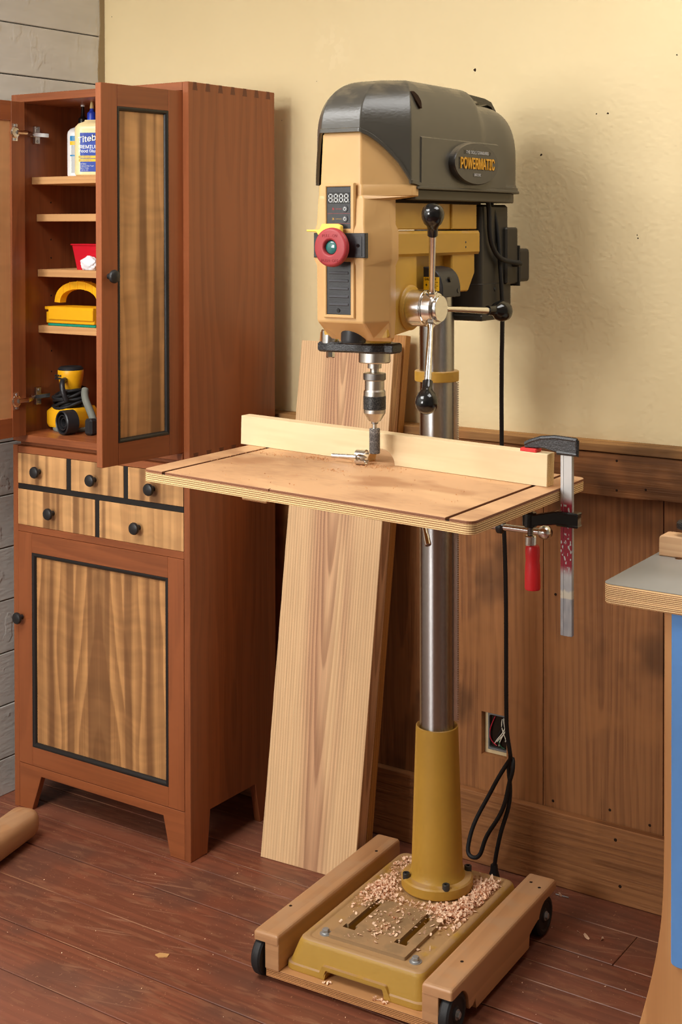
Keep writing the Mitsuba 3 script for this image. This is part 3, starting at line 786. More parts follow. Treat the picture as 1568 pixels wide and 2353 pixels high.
sz = 1.0565
sd = thing('sander', 'yellow and black random orbit sander with its cord wound around it', 'sander')
sx, sy = -2.868, 2.865
part(sd, 'pad', lathe([(.058, 0), (.060, .003), (.060, .008), (.055, .011)], (sx + .03, sy - .02, sz), (0, 0, 1), 40), 'hose_grey', 40)
part(sd, 'skirt', loft([np.c_[rrect(sx - .030 - q, sx + .075 + q, sy - .07 - q, sy + .035, .02), np.full(20, sz + h)] for q, h in ((0, .010), (.004, .020), (.004, .055), (-.006, .066))]), 'yellow_plastic', 30)
part(sd, 'waist', lathe([(.034, .06), (.040, .075), (.036, .10), (.030, .118)], (sx + .02, sy - .02, sz), (0, 0, 1), 32), 'black_rubber', 40)
part(sd, 'head', lathe([(.026, .108), (.030, .122), (.033, .138), (.037, .158), (.037, .170), (.033, .176)], (sx + .018, sy - .02, sz), (0, 0, 1), 36), 'yellow_plastic', 40)
part(sd, 'grip', lathe([(.036, .168), (.036, .175), (.030, .181), (.018, .180), (0, .179)], (sx + .018, sy - .02, sz), (0, 0, 1), 36), 'black_rubber', 40)
for k in range(8):
    part(sd, 'vent', bx(sx - .008 + (k % 4) * .007, sx - .004 + (k % 4) * .007, sy - .058, sy - .052, sz + .146 + (k // 4) * .008, sz + .151 + (k // 4) * .008, .0003), 'black_plastic', False)
ca = np.linspace(0, 2 * np.pi * 5.3, 190)
part(sd, 'cord', tube(np.c_[sx + .018 + (.048 + .006 * np.sin(ca * .37)) * np.cos(ca), sy - .022 + .044 * np.sin(ca), sz + .066 + .046 * (ca / ca[-1]) + .008 * np.sin(ca + 1) + .004 * np.sin(ca * 2.3)], .0048, 8), 'black_rubber', 60)
part(sd, 'cord_guard', tube(spline([(sx + .030, sy - .056, sz + .145), (sx + .042, sy - .078, sz + .135), (sx + .050, sy - .082, sz + .115), (sx + .056, sy - .076, sz + .09)], 20), np.linspace(.0085, .007, 20), 10), 'black_plastic', 60)
hx_, hy_ = sx + .088, sy - .082
hp = part(sd, 'dust_port', lathe([(.034, .0), (.034, -.035), (.031, -.038), (.029, -.036), (.029, -.012), (.022, -.012), (.022, -.034), (.019, -.034), (.019, -.012), (.014, -.012), (.014, -.030), (.0115, -.030), (.0115, -.004), (0, -.004)], (hx_, hy_, sz + .0345), (.25, 1, 0), 40), 'black_plastic', 30)
part(sd, 'hose', tube(spline([(sx + .085, sy - .03, sz + .12), (sx + .105, sy - .045, sz + .085), (sx + .125, sy - .045, sz + .05), (sx + .135, sy - .05, sz + .012)], 20), .0105, 10), 'hose_grey', 60)
part(sd, 'plug', bx(sx + .132, sx + .160, sy - .085, sy - .055, sz, sz + .046, .006), 'black_plastic', False)

# ------------------------------------------------------------------ boards leaning on the wall
lean = math.radians(8.7); th_ = math.radians(3.0)
Lx = np.array([math.cos(th_), math.sin(th_), 0]); Ly = np.array([-math.sin(th_), math.cos(th_), 0])
Lu = Ly * math.sin(lean) + np.array([0, 0, math.cos(lean)])
BL = np.eye(4); BL[:3, 0] = Lx; BL[:3, 1] = np.cross(Lu, Lx); BL[:3, 2] = Lu; BL[:3, 3] = (-2.160, 2.830, 0)
bd = thing('board', 'wide pale ash board with brown heartwood leaning on the wall between cabinet and drill press', 'board')
w0, w1 = .284, .289
xs = np.linspace(0, 1.346, 40)
le = .0012 * (meshkit.noise(np.c_[xs * 40, xs * 0, xs * 0]) - .5)
bpoly = Polygon(np.r_[np.c_[w0 + (w1 - w0) * xs / 1.346 + .004 * np.sin(xs * 2.2), np.minimum(xs, 1.343)], np.c_[.003 + le, xs][::-1]])
part(bd, 'plank', prism(bpoly, 0.0, .047, 'xz', .0012), 'ash', False, xf=BL, along=2, seed=0)
bd2 = thing('board', 'narrow orange-brown plank leaning behind the pale ash board', 'board')
b2p = Polygon([(.03, .006), (.2865, .006), (.2965, 1.374), (.03, 1.374)])
part(bd2, 'plank', prism(b2p, .0485, .076, 'xz', .001), 'second_board', False, xf=BL, along=2)

# ------------------------------------------------------------------ the drill press
CX, CY_ = -1.589, 2.756
HW = frame((CX, CY_, 0), 1.0)        # head and column: u right, v back
DW = frame((CX, CY_, 0), 3.0)        # base and dolly
dp = thing('drill_press', 'gold and dark grey floor drill press with red stop button', 'drill press')
colu, colv = -.008, .020
H = dict(xf=HW)
uu = np.linspace(0, 2 * np.pi, 65)[:-1]


def aniso_cyl(o, r, z0, z1, n=64, k=12):
    a = np.linspace(0, 2 * np.pi, n + 1); zz = np.linspace(z0, z1, k)
    A, Z = np.meshgrid(a, zz)
    v = np.stack([o[0] + r * np.cos(A), o[1] + r * np.sin(A), Z], -1).reshape(-1, 3)
    i, j = np.meshgrid(np.arange(k - 1), np.arange(n), indexing='ij'); q = i * (n + 1) + j
    f = np.vstack([np.stack([q, q + 1, q + n + 2], -1).reshape(-1, 3), np.stack([q, q + n + 2, q + n + 1], -1).reshape(-1, 3)])
    nn = np.stack([np.cos(A), np.sin(A), A * 0], -1).reshape(-1, 3)
    return v, f, nn, np.stack([A / (2 * np.pi), Z], -1).reshape(-1, 2)


v, f, nn, uvs = aniso_cyl((colu, colv), .0403, .12, 1.50)
path = meshkit.write_ply((v @ HW[:3, :3].T + HW[:3, 3], f), False, uvs, None, normals=nn @ HW[:3, :3].T)
scene[dp + '__column'] = {'type': 'ply', 'filename': path, 'face_normals': False, 'bsdf': {'type': 'ref', 'id': 'steel'}}
labels[dp + '__column'] = {'label': 'round brushed steel column'}
part(dp, 'column_collar', lathe([(.0405, 0), (.0505, 0), (.0515, .0015), (.0515, .0225), (.050, .024), (.0405, .024)], (colu, colv, 1.280), n=56), 'cast_gold', 40, **H)
# toothed rack along the column
rk = []
nt = 150
zz = np.linspace(.489, 1.279, nt * 2 + 1)
prof = [(0, .489)] + [p for i in range(nt) for p in ((.0085, zz[2 * i] + .0005), (.0115, zz[2 * i] + .0014), (.0115, zz[2 * i + 1]), (.0085, zz[2 * i + 1] + .0009))] + [(.0085, 1.262), (.0085, 1.272), (.004, 1.279), (0, 1.279)]
rkm = prism(Polygon(prof), -.008, .008, 'xz')
ra = math.radians(25)
RK = np.eye(4); RK[:2, 0] = (math.cos(ra), math.sin(ra)); RK[:2, 1] = (-math.sin(ra), math.cos(ra)); RK[:3, 3] = (colu + .0395 * math.cos(ra), colv + .0395 * math.sin(ra), 0)
part(dp, 'rack', rkm, 'satin_steel', False, xf=HW @ RK, label='toothed steel rack')
# tapering foot of the column
sl = [(.0405, .470), (.0470, .4755), (.0493, .474), (.0497, .468), (.0597, .150), (.0610, .135), (.066, .126)]
part(dp, 'column_sleeve', lathe(sl[::-1] , (colu, colv, 0), n=64), 'cast_gold', 40, **H)
part(dp, 'flange', lathe([(.064, .1265), (.080, .1245), (.0835, .121), (.0835, .102), (.0820, .0995), (.03, .0995)][::-1], (colu, colv, 0), n=64), 'cast_gold', 30, **H)
for du, dv in ((-.052, -.054), (.053, -.054), (.052, .056), (-.052, .056)):
    o = np.array([colu + du, colv + dv, .1215])
    hexr = [.0030] * 6
    bm = diff(lathe([(.0080, 0), (.0085, .001), (.0085, .013), (.0078, .014)], o, n=28), cyl(o + (0, 0, .007), o + (0, 0, .02), .0042, 6, 0))
    part(dp, 'cap_screw', bm, 'hex_black', 30, **H)

# cast base
def rr_(x0, x1, y0, y1, r, z, k=6): return np.c_[rrect(x0, x1, y0, y1, r, k), np.full(4 * (k + 1), z)]
base = loft([rr_(-.186, .155, -.357, .150, .024, .0302), rr_(-.187, .156, -.358, .151, .024, .033), rr_(-.186, .155, -.357, .150, .024, .043), rr_(-.181, .150, -.353, .146, .024, .0455),
             rr_(-.164, .143, -.344, .137, .022, .088), rr_(-.160, .140, -.341, .134, .022, .0955), rr_(-.155, .135, -.336, .129, .019, .0985), rr_(-.148, .128, -.329, .122, .016, .0988),
             rr_(-.144, .124, -.325, .118, .014, .0965), rr_(-.142, .122, -.323, .116, .013, .0955)])
notch = prism(roundpoly([(-.088, .02), (.062, .02), (.058, .047), (-.082, .047)], [.0, .0, .008, .008] if False else .004), -.40, -.30, 'xz')
slots = [bx(-.088, -.070, -.262, -.120, .055, .12, 0), bx(-.094, -.064, -.266, -.250, .055, .12, 0), bx(.040, .058, -.262, -.122, .055, .12, 0), bx(.034, .064, -.266, -.250, .055, .12, 0)]
base = diff(base, notch, *slots)
part(dp, 'base', base, 'base_gold', 35, xf=DW, label='dusty gold cast base')
arch = prism(Polygon(roundpoly([(-.104, .032), (-.088, .034), (-.082, .0525), (.056, .0525), (.062, .034), (.078, .032), (.074, .040), (.064, .0600), (-.090, .0600), (-.100, .040)], .003, 2)), -.3585, -.350, 'xz')
part(dp, 'base_lip', arch, 'base_gold', 35, xf=DW)
pad = Polygon(roundpoly([(-.104, -.309), (.084, -.309), (.084, -.112), (-.104, -.112)], .004, 2))
for x0, x1, y0, y1 in ((-.088, -.070, -.262, -.120), (-.094, -.064, -.266, -.250), (.040, .058, -.262, -.122), (.034, .064, -.266, -.250)):
    pad = pad.difference(sbox(x0, y0, x1, y1))
part(dp, 'base_pad', prism(pad, .094, .1035, 'xy'), 'base_pad', False, xf=DW, label='machined pad with two T slots')
for u, v_ in ((-.118, -.297), (.104, -.299)):
    o = (u, v_, .0950)
    bt = part(dp, 'lag_bolt', cat(lathe([(.0135, 0), (.0135, .002), (.006, .0022)], o, n=28), lathe([(.0098, .002), (.0098, .0035), (.0085, .0045)], o, n=28)), 'zinc', 30, xf=DW, label='zinc hex bolt with washer')
    part(bt, 'bolt_head', lathe([(.0082, .0045), (.0082, .010), (.007, .0118), (.0, .0118)], o, n=6), 'zinc', False, xf=DW)

# ---- head casting (darker gold), behind the tan cover
def yz(poly, u0, u1, c=.002): return prism(poly, u0, u1, 'yz', c)
cast = cat(
    yz([(-.352, 1.632), (.040, 1.632), (.040, 1.6925), (-.352, 1.6925)], -.072, .078),
    yz([(-.352, 1.632), (-.231, 1.632), (-.231, 1.690), (-.352, 1.690)], -.077, .083),
    yz([(-.074, 1.632), (.046, 1.632), (.046, 1.690), (-.074, 1.690)], -.077, .083),
    yz([(-.352, 1.575), (.052, 1.575), (.052, 1.629), (-.352, 1.629)], -.084, .090, .006),
    yz([(-.352, 1.409), (-.262, 1.418), (-.240, 1.440), (-.231, 1.470), (-.231, 1.578), (-.352, 1.578)], -.077, .083, .003),
    yz([(-.236, 1.500), (-.070, 1.500), (-.070, 1.58), (-.236, 1.58)], -.055, .062),
    yz([(-.075, 1.491), (.004, 1.491), (.036, 1.532), (.036, 1.580), (-.075, 1.580)], -.077, .083, .003))
part(dp, 'head_casting', cast, 'cast_gold', 30, **H)
for v_, z_ in ((-.022, 1.592), (-.022, 1.603)):
    part(dp, 'set_screw', cyl((.0885, v_, z_), (.0906, v_, z_), .0028, 12), 'hex_black', **H)

# ---- tan front cover: six-cornered plan, swelling to the width of the belt cover
UO = .006


def ring6(f, fv, w, cv, z, rv=-.285, r=.004):
    return np.c_[roundpoly([(UO - f, fv), (UO + f, fv), (UO + w, cv), (UO + w, rv), (UO - w, rv), (UO - w, cv)], r, 3), np.full(24, z)]
def ring6u(f, fv, w, cv, z):
    q = ring6(f, fv, w, cv, z); q[:, 0] -= .004; return q
tan = loft([ring6(.036, -.346, .074, -.334, 1.4000, -.327), ring6(.044, -.362, .079, -.342, 1.4080, -.327), ring6(.0565, -.412, .081, -.350, 1.4405, -.327), ring6(.0570, -.4150, .082, -.352, 1.446, -.327),
            ring6(.0575, -.4150, .082, -.352, 1.558, -.327), ring6(.0610, -.4195, .089, -.357, 1.571, -.327), ring6(.0610, -.4195, .089, -.357, 1.630, -.327), ring6(.0575, -.4150, .082, -.352, 1.643, -.327),
            ring6(.0560, -.4120, .082, -.350, 1.694, -.327), ring6u(.0530, -.4080, .1150, -.312, 1.7015), ring6u(.0520, -.4080, .1165, -.312, 1.7035), ring6u(.0520, -.4075, .1165, -.312, 1.7230), ring6u(.0490, -.4060, .1115, -.308, 1.7265),
            ring6u(.0460, -.4020, .1090, -.304, 1.828), ring6u(.0440, -.398, .1070, -.302, 1.834)])
part(dp, 'front_cover', tan, 'tan_cover', 24, label='tan plastic front cover', **H)
fv = -.4145
trim = prism(sbox(-.031, 1.451, .043, 1.7275).difference(sbox(-.0245, 1.4580, .0345, 1.7205)), -fv - .0035 - .0, -fv + .004, 'xz', .0015)
def front(poly, d0, d1, c=0.0):
    """a piece on the head's front: polygon in (u, z), standing from d0 to d1 in front of v = fv."""
    return prism(poly, fv - d1, fv - d0, 'xz', c)
part(dp, 'panel_surround', front(sbox(-.031, 1.451, .043, 1.7275).difference(sbox(-.0245, 1.4580, .0345, 1.7205)), -.004, .0058, .0015), 'tan_cover', 24, **H)
cp = part(dp, 'control_panel', front(sbox(-.0242, 1.4583, .0342, 1.7202), -.003, .0035, .0006), 'black_plastic', False, label='black control strip', **H)
part(cp, 'display', front(sbox(-.0215, 1.6860, .0315, 1.7085), .0035, .0042), 'screen_glass', False, **H)
SEG = [(0, 1), (1, 1), (1, 0), (0, 0)]
def seven(x, z, w, h, th):
    s = []
    for zz_ in (z, z + h / 2, z + h): s.append(sbox(x + th * .7, zz_ - th / 2, x + w - th * .7, zz_ + th / 2))
    for xx_ in (x, x + w):
        for z0 in (z, z + h / 2): s.append(sbox(xx_ - th / 2, z0 + th * .6, xx_ + th / 2, z0 + h / 2 - th * .6))
    return s
for k in range(4):
    segs = seven(-.0185 + k * .0128, 1.6895, .0080, .0155, .0019)
    part(cp, 'digit', cat(*[front(q, .0042, .0046) for q in segs]), 'digit_white', False, **H)
    part(cp, 'digit', front(Point(-.0185 + k * .0128 + .0103, 1.6890).buffer(.0009, 3), .0042, .0046), 'digit_white', False, **H)
for z_, mt in ((1.6750, 'icon_red'), (1.6545, 'icon_gold')):
    part(cp, 'button', front(Point(.0205, z_).buffer(.0072, 12), .0035, .0052, .0008), 'dark_rib', 30, **H)
    ic_ = unary_union([Point(.0205, z_).buffer(.0036, 10).difference(Point(.0205, z_).buffer(.0027, 10)).difference(sbox(.0193, z_ + .001, .0217, z_ + .006)), sbox(.0200, z_ + .0006, .0210, z_ + .0046)])
    part(cp, 'power_symbol', cat(*[front(g, .0052, .0055) for g in getattr(ic_, 'geoms', [ic_])]), 'digit_white', False, **H)
    part(cp, 'symbol', cat(*[front(g, .0035, .0039) for g in ([Point(-.0085, z_).buffer(.0016, 8)] + [Polygon([(-.0085 + .0022 * math.cos(q) - .0003 * math.sin(q), z_ + .0022 * math.sin(q) + .0003 * math.cos(q)), (-.0085 + .0042 * math.cos(q), z_ + .0042 * math.sin(q)), (-.0085 + .0022 * math.cos(q) + .0003 * math.sin(q), z_ + .0022 * math.sin(q) - .0003 * math.cos(q))]) for q in np.arange(8) * math.pi / 4])]), mt, False, **H)
    part(cp, 'line', front(sbox(-.003, z_ - .0003, .012, z_ + .0003), .0035, .0038), mt, False, **H)
    part(cp, 'line', front(sbox(-.0225, z_ - .0098, .0325, z_ - .0093), .0035, .0038), 'icon_red', False, **H)
for k in range(5):
    z_ = 1.5425 - k * .0162
    part(cp, 'vent_slat', cat(front(sbox(-.0190, z_ - .0085, .0290, z_ - .0078), .002, .0042), front(Polygon([(-.0190, z_ - .0015), (.0290, z_ - .0015), (.0290, z_ + .0040), (-.0190, z_ + .0040)]), .0, .0050, .0012)), 'dark_rib', False, **H)
part(cp, 'screw', front(Point(.0040, 1.4665).buffer(.0042, 12), .0035, .0050, .0008), 'gloss_black', 30, **H)
sb = part(dp, 'switch_block', front(sbox(-.0540, 1.5750, .0715, 1.6255), -.004, .0085, .0012), 'black_plastic', False, **H)
part(sb, 'recess', front(sbox(.047, 1.5785, .0640, 1.6185), .0085, .0095, .0004), 'black_plastic', False, **H)
part(sb, 'screw', front(Point(.0555, 1.6000).buffer(.0038, 12), .0085, .0110, .0008), 'gloss_black', 30, **H)
part(sb, 'key_tab', cat(front(Polygon(roundpoly([(-.062, 1.6285), (-.037, 1.6275), (-.034, 1.6215), (.022, 1.6215), (.022, 1.640), (.012, 1.6445), (-.024, 1.6445), (-.030, 1.6325), (-.062, 1.6325)], .002, 2)), .012, .024, .0015)), 'key_yellow', 30, label='yellow safety key', **H)
ez = 1.5965; eo = (UO + .001, fv - .010, ez)
sp_ = part(dp, 'stop_button', lathe([(.020, 0), (.022, .010), (.034, .0135), (.0388, .017), (.0402, .021), (.0396, .026), (.0372, .0292), (.0335, .0305), (.0200, .0310), (.0172, .0304), (.0156, .0285), (.0146, .0245), (.0142, .019), (.0, .019)], eo, (0, -1, 0), 64), 'switch_red', 50, label='large red mushroom stop button', **H)
part(sp_, 'lens', lathe([(.0140, .0185), (.0140, .0235), (.0120, .0252), (.006, .0265), (0, .027)], eo, (0, -1, 0), 32), 'lens_teal', 50, label='teal glass lens', **H)
for s, dz, hh in (('PULL-ON', .0215, .0058), ('PUSH-OFF', -.0290, .0058)):
    part(sp_, 'lettering', remap(text(s, hh, .0005), (eo[0], eo[1] - .0307, ez + dz + .0022), (1, 0, 0), (0, 0, 1), (0, -1, 0)), 'print_red', False, **H)
# lamp under the chin, webs of the underside
part(dp, 'work_light', lathe([(.026, 1.425), (.0265, 1.402), (.025, 1.396), (.021, 1.395), (.020, 1.398), (0, 1.394)][::-1], (.003, -.359, 0), n=36), 'black_plastic', 40, **H)

# ---- belt cover: plan outline swept up, top rounded over
plan = [(-.045, -.408), (.050, -.408), (.1180, -.316), (.1165, .178), (.072, .285), (-.072, .285), (-.1165, .178), (-.1165, -.316)]
dense = []
P8 = roundpoly(plan, [.003, .003, .004, .05, .05, .05, .05, .004], 5)
for i in range(len(P8)):
    a_, b_ = P8[i], P8[(i + 1) % len(P8)]; k = max(1, int(np.ceil(np.linalg.norm(b_ - a_) / .012)))
    dense += [a_ + (b_ - a_) * j / k for j in range(k)]
dense = np.array(dense)
# rotate the start so that the seam lies at the back
cen = np.array([0, -.06])


def sm(a, b, x):
    q = np.clip((x - a) / (b - a), 0, 1); return q * q * (3 - 2 * q)


def zbot(p):
    u, v_ = p
    if v_ > -.300: return 1.7215
    if abs(u) < .047: return 1.832
    s = min(1, (abs(u) - .047) / .066)
    return 1.832 - .085 * s ** 1.5 - (.02 * sm(.93, 1, s))


def topz(v_): return 1.951 - .030 * sm(.004, .034, v_) - .006 * sm(.10, .25, v_)


def inner(p):
    u, v_ = p
    return np.array([u * .42, np.interp(v_, [-.406, -.312, -.20, .0, .178, .285], [-.235, -.225, -.15, .0, .13, .20])])


outd = []
for i in range(len(dense)):
    e = dense[(i + 1) % len(dense)] - dense[i - 1]; e /= np.linalg.norm(e); outd.append((e[1], -e[0]))
outd = np.array(outd)
zb = np.array([zbot(p) for p in dense]); zb = np.convolve(np.r_[zb[-1:], zb, zb[:1]], [.25, .5, .25], 'valid')
zs0 = np.maximum(np.array([np.interp(p[1], [-.41, -.30, .0, .03, .16, .28], [1.836, 1.822, 1.822, 1.800, 1.800, 1.800]) for p in dense]), zb + .004)
inn = np.array([inner(p) for p in dense]); zt = np.array([topz(p[1]) for p in inn])
wsc = np.array([1 - .030 * sm(.004, .034, p[1]) for p in dense])
rings = []
rings.append(np.c_[dense - outd * .004, zb + .001])
rings.append(np.c_[dense - outd * .0005, zb])
rings.append(np.c_[dense + outd * .0032, zb + .0008])
rings.append(np.c_[dense + outd * .0032, zb + .0080])
rings.append(np.c_[dense + outd * .0004, zb + .0095])
def body(q, zz_): return np.c_[q * np.c_[wsc, np.ones(len(q))], zz_]
for s in np.linspace(.12, 1, 4): rings.append(body(dense, zb + .0095 + (np.maximum(zs0 - zb - .0095, .001)) * s))
pw = 2.35
for a_ in np.linspace(0, math.pi / 2, 15)[1:]:
    cx_, sx_ = max(math.cos(a_), 0) ** (2 / pw), math.sin(a_) ** (2 / pw)
    rings.append(body(inn + (dense - inn) * cx_, zs0 + (zt - zs0) * sx_))
for s in (.66, .33):
    rings.append(np.c_[(inn - cen) * s + cen, np.array([topz(v_) for v_ in ((inn - cen) * s + cen)[:, 1]]) + .0015])
shell = loft(rings, cap0=False)
fc = np.array(shell.vertices)[shell.faces].mean(1)
part(dp, 'belt_cover', shell, 'cover_grey', 26, label='dark grey domed belt cover', **H)
part(dp, 'cover_lip', prism(Polygon(P8).buffer(.0065).intersection(sbox(-.2, -.296, .2, .4)), 1.7165, 1.7225, 'xy', .0012), 'pan_grey', False, **H)
part(dp, 'cover_pan', prism(Polygon(roundpoly([(-.106, -.286), (.1085, -.286), (.1085, .172), (.068, .272), (-.068, .272), (-.106, .172)], .012, 3)), 1.6945, 1.7170, 'xy', .002), 'pan_grey', 30, **H)
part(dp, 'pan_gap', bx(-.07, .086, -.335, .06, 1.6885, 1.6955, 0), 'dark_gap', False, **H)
for v_ in (-.300, -.236, -.150):
    part(dp, 'pan_bolt', cyl((.079, v_, 1.6895), (.079, v_, 1.6965), .006, 6, .0004), 'dark_steel', False, **H)
part(dp, 'side_plate', prism(Polygon(roundpoly([(-.281, 1.7245), (.124, 1.7245), (.119, 1.796), (.086, 1.8275), (-.279, 1.8275)], [.001, .001, .01, .012, .002], 4)), .100, .1205, 'yz', .0025), 'cover_grey', 30, **H)
so_ = np.array([(-.288, 1.9215, .0990), (-.279, 1.922, .0985), (-.269, 1.914, .1030), (-.264, 1.902, .1075), (-.2695, 1.886, .1125), (-.275, 1.8865, .1125), (-.284, 1.9015, .1075)])[::-1]
part(dp, 'vent_slot', loft([np.c_[so_[:, 2] - .03, so_[:, :2]], np.c_[so_[:, 2] + .0045, so_[:, :2]]]), 'nail_hole', False, **H)
part(dp, 'lid_latch', loft([np.array([(c_, v_, z_ + .006), (c_ + .05, v_, z_ + .006), (c_ + .05, v_, z_ - .006), (c_, v_, z_ - .006)]) for c_, v_, z_ in ((-.02, .05, 1.946), (-.02, .19, 1.940), (-.02, .225, 1.934), (-.02, .250, 1.914))]), 'gloss_black', 30, **H)
# badge
be = uu
bg_ = part(dp, 'badge', loft([np.stack([np.full(64, x), -.052 + a_ * np.cos(be), 1.7775 + b_ * np.sin(be)], 1) for x, a_, b_ in ((.117, .108, .0475), (.130, .108, .0475), (.1345, .1045, .045))]), 'cover_front', 30, label='oval maker badge', **H)
def side_text(s, h, v_, z_, mat, bold, sx=1.0, dep=.0016, u=.1343):
    mm = text(s, h, dep, bold)
    part(bg_, 'lettering', remap(mm, (u, v_, z_), (0, sx, 0), (0, 0, 1), (1, 0, 0)), mat, False, **H)
wt = text('POWERMATIC', .0235, .001, True).bounds; ww = wt[1][0] - wt[0][0]
side_text('POWERMATIC', .0250, -.0502, 1.7768, 'gloss_black', True, .165 / ww, .0010)
side_text('POWERMATIC', .0235, -.0515, 1.7775, 'badge_gold', True, .163 / ww, .0026)
wt = text('THE GOLD STANDARD', .0075, .001, True).bounds; ww = wt[1][0] - wt[0][0]
side_text('THE GOLD STANDARD', .0085, -.0515, 1.8015, 'gloss_black', True, .116 / ww, .0008)
side_text('THE GOLD STANDARD', .0072, -.0520, 1.8018, 'icon_grey', False, .114 / ww, .0014)
side_text('SINCE 1921', .0072, -.0515, 1.7525, 'gloss_black', True, .70, .0008)
side_text('SINCE 1921', .0060, -.0518, 1.7527, 'icon_grey', False, .70, .0013)

# ---- feed hub with three handles
hv_, hz_ = -.262, 1.467
part(dp, 'hub_boss', lathe([(.048, 0), (.048, .005), (.0445, .009), (.040, .010)], (.081, hv_, hz_), (1, 0, 0), 56), 'cast_gold', 40, **H)
hb = part(dp, 'feed_hub', lathe([(.0385, 0), (.0385, .034), (.0375, .0355), (.0375, .037), (.0345, .038), (.0345, .057), (.033, .060), (.0275, .061), (.0275, .068), (.0268, .0690), (0, .0690)], (.090, hv_, hz_), (1, 0, 0), 64), 'chrome', 24, label='chrome feed hub', **H)
for deg in (116, -4, 236):
    q = math.radians(deg); d = np.array([.055, .2125 * math.cos(q), .2125 * math.sin(q)]); o = np.array([.140, hv_ + .018 * math.cos(q), hz_ + .018 * math.sin(q)])
    L = np.linalg.norm(d); d /= L; L -= .012
    hd = part(dp, 'feed_handle', lathe([(.0082, .018), (.0070, .024), (.0058, .034), (.0062, .06), (.0075, L - .055), (.0078, L - .045), (.006, L - .043)], o, d, 24), 'chrome', 40, label='chrome feed handle with black knob', **H)
    part(hd, 'nut', lathe([(.0105, .012), (.0115, .014), (.0115, .022), (.0100, .024)], o, d, 6), 'chrome', False, **H)
    part(hd, 'knob', lathe([(.0075, L - .050), (.0105, L - .049), (.0108, L - .034), (.0128, L - .026), (.0185, L - .019), (.0225, L - .008), (.0232, L + .001), (.0205, L + .011), (.014, L + .018), (.006, L + .0205), (0, L + .021)], o, d, 40), 'gloss_black', 60, label='glossy black knob', **H)
# laser module beside the hub
lz = [(.080, 1.486), (.128, 1.486), (.128, 1.512), (.121, 1.534), (.106, 1.548), (.080, 1.552)]
lm = part(dp, 'laser_module', prism(Polygon(roundpoly(lz, [.001, .002, .01, .01, .01, .001], 4)), -.200, -.118, 'xz', .002), 'black_plastic', 30, label='black laser module', **H)
wl = part(lm, 'warning_label', bx(.0815, .1200, -.2006, -.1995, 1.5000, 1.5300, .0), 'label_yellow', False, label='yellow warning label', **H)
part(wl, 'lettering', remap(text('DANGER', .0052, .0003, True), (.0985, -.2006, 1.5255), (.95, 0, 0), (0, 0, 1), (0, -1, 0)), 'gloss_black', False, **H)
for k in range(4):
    part(wl, 'lettering', bx(.096, .117 - .004 * (k % 2), -.2009, -.2005, 1.5185 - k * .004, 1.5195 - k * .004, 0), 'gloss_black', False, **H)
part(wl, 'symbol', remap(trimesh.creation.extrude_polygon(unary_union([Point(0, 0).buffer(.0018, 8)] + [Polygon([(-.0004, 0), (.0004, 0), (0, .0042)]) if False else sbox(-.0003, -.0042, .0003, .0042)]), .0003, engine='earcut'), (.0885, -.2006, 1.5130), (1, 0, 0), (0, 0, 1), (0, -1, 0)), 'gloss_black', False, **H)
for v_, z_ in ((-.165, 1.524), (-.130, 1.499)):
    part(lm, 'adjuster', cyl((.118, v_, z_), (.1295, v_, z_), .0055, 16), 'gloss_black', **H)

# ---- motor and its boxes
mt = part(dp, 'motor', cat(prism(Polygon(rrect(-.105, .080, .075, .222, .015, 5)), 1.425, 1.690, 'xy', .006)), 'motor_black', 30, label='black motor', **H)
part(mt, 'foot_plate', bx(-.11, .083, .07, .22, 1.418, 1.432, .003), 'motor_black', False, **H)
part(mt, 'end_bell', prism(Polygon(rrect(-.106, .0815, .074, .236, .015, 5)), 1.421, 1.505, 'xy', .002), 'motor_black', 30, **H)
part(mt, 'screw', cyl((.081, .140, 1.490), (.084, .140, 1.490), .004, 12), 'hex_black', **H)
jb = part(dp, 'junction_box', bx(-.02, .090, .188, .250, 1.500, 1.636, .004), 'motor_black', False, **H)
part(jb, 'cover_plate', bx(-.016, .094, .2495, .2545, 1.494, 1.592, .0012), 'motor_black', False, **H)
part(jb, 'capacitor_box', prism(Polygon(rrect(-.01, .092, 1.503, 1.584, .010)), .254, .313, 'xz', .006), 'motor_black', 30, **H)
part(jb, 'gland', cyl((.090, .222, 1.549), (.108, .222, 1.549), .0085, 16), 'black_plastic', **H)

# ---- quill, stop collar, chuck
qu, qv = .0, -.270
Q = lambda prof, n=44: lathe([(r, z) for r, z in prof][::-1], (qu, qv, 0), (0, 0, 1), n) if prof[0][1] > prof[-1][1] else lathe(prof, (qu, qv, 0), (0, 0, 1), n)
part(dp, 'quill_collar', Q([(.036, 1.400), (.036, 1.390)]), 'key_yellow', 40, **H)
cl_ = unary_union([Point(qu, qv).buffer(.0435, 20), Polygon([(-.116, -.318), (-.085, -.322), (-.03, -.308), (.0, -.3135), (.0, -.228), (-.03, -.250), (-.085, -.282), (-.116, -.284)]), Point(-.093, -.301).buffer(.0205, 12), sbox(.02, -.292, .058, -.250)]).buffer(-.004).buffer(.008).buffer(-.004).simplify(.0006)
st = part(dp, 'stop_bracket', prism(cl_, 1.3690, 1.3905, 'xy', .004), 'cast_black', 40, label='black cast depth-stop bracket', **H)
so = (-.093, -.301, 0)
part(st, 'stop_nut', lathe([(.018, 1.3855), (.0195, 1.387), (.0195, 1.4145), (.0175, 1.4165)], so, n=36), 'chrome', 30, label='chrome stop nut', **H)
part(st, 'stop_rod', cyl((so[0], so[1], 1.410), (so[0], so[1], 1.452), .0075, 20), 'satin_steel', **H)
part(st, 'rod_end', lathe([(.0085, 1.355), (.0092, 1.357), (.0092, 1.369), (.0075, 1.371)], so, n=6), 'chrome', False, **H)
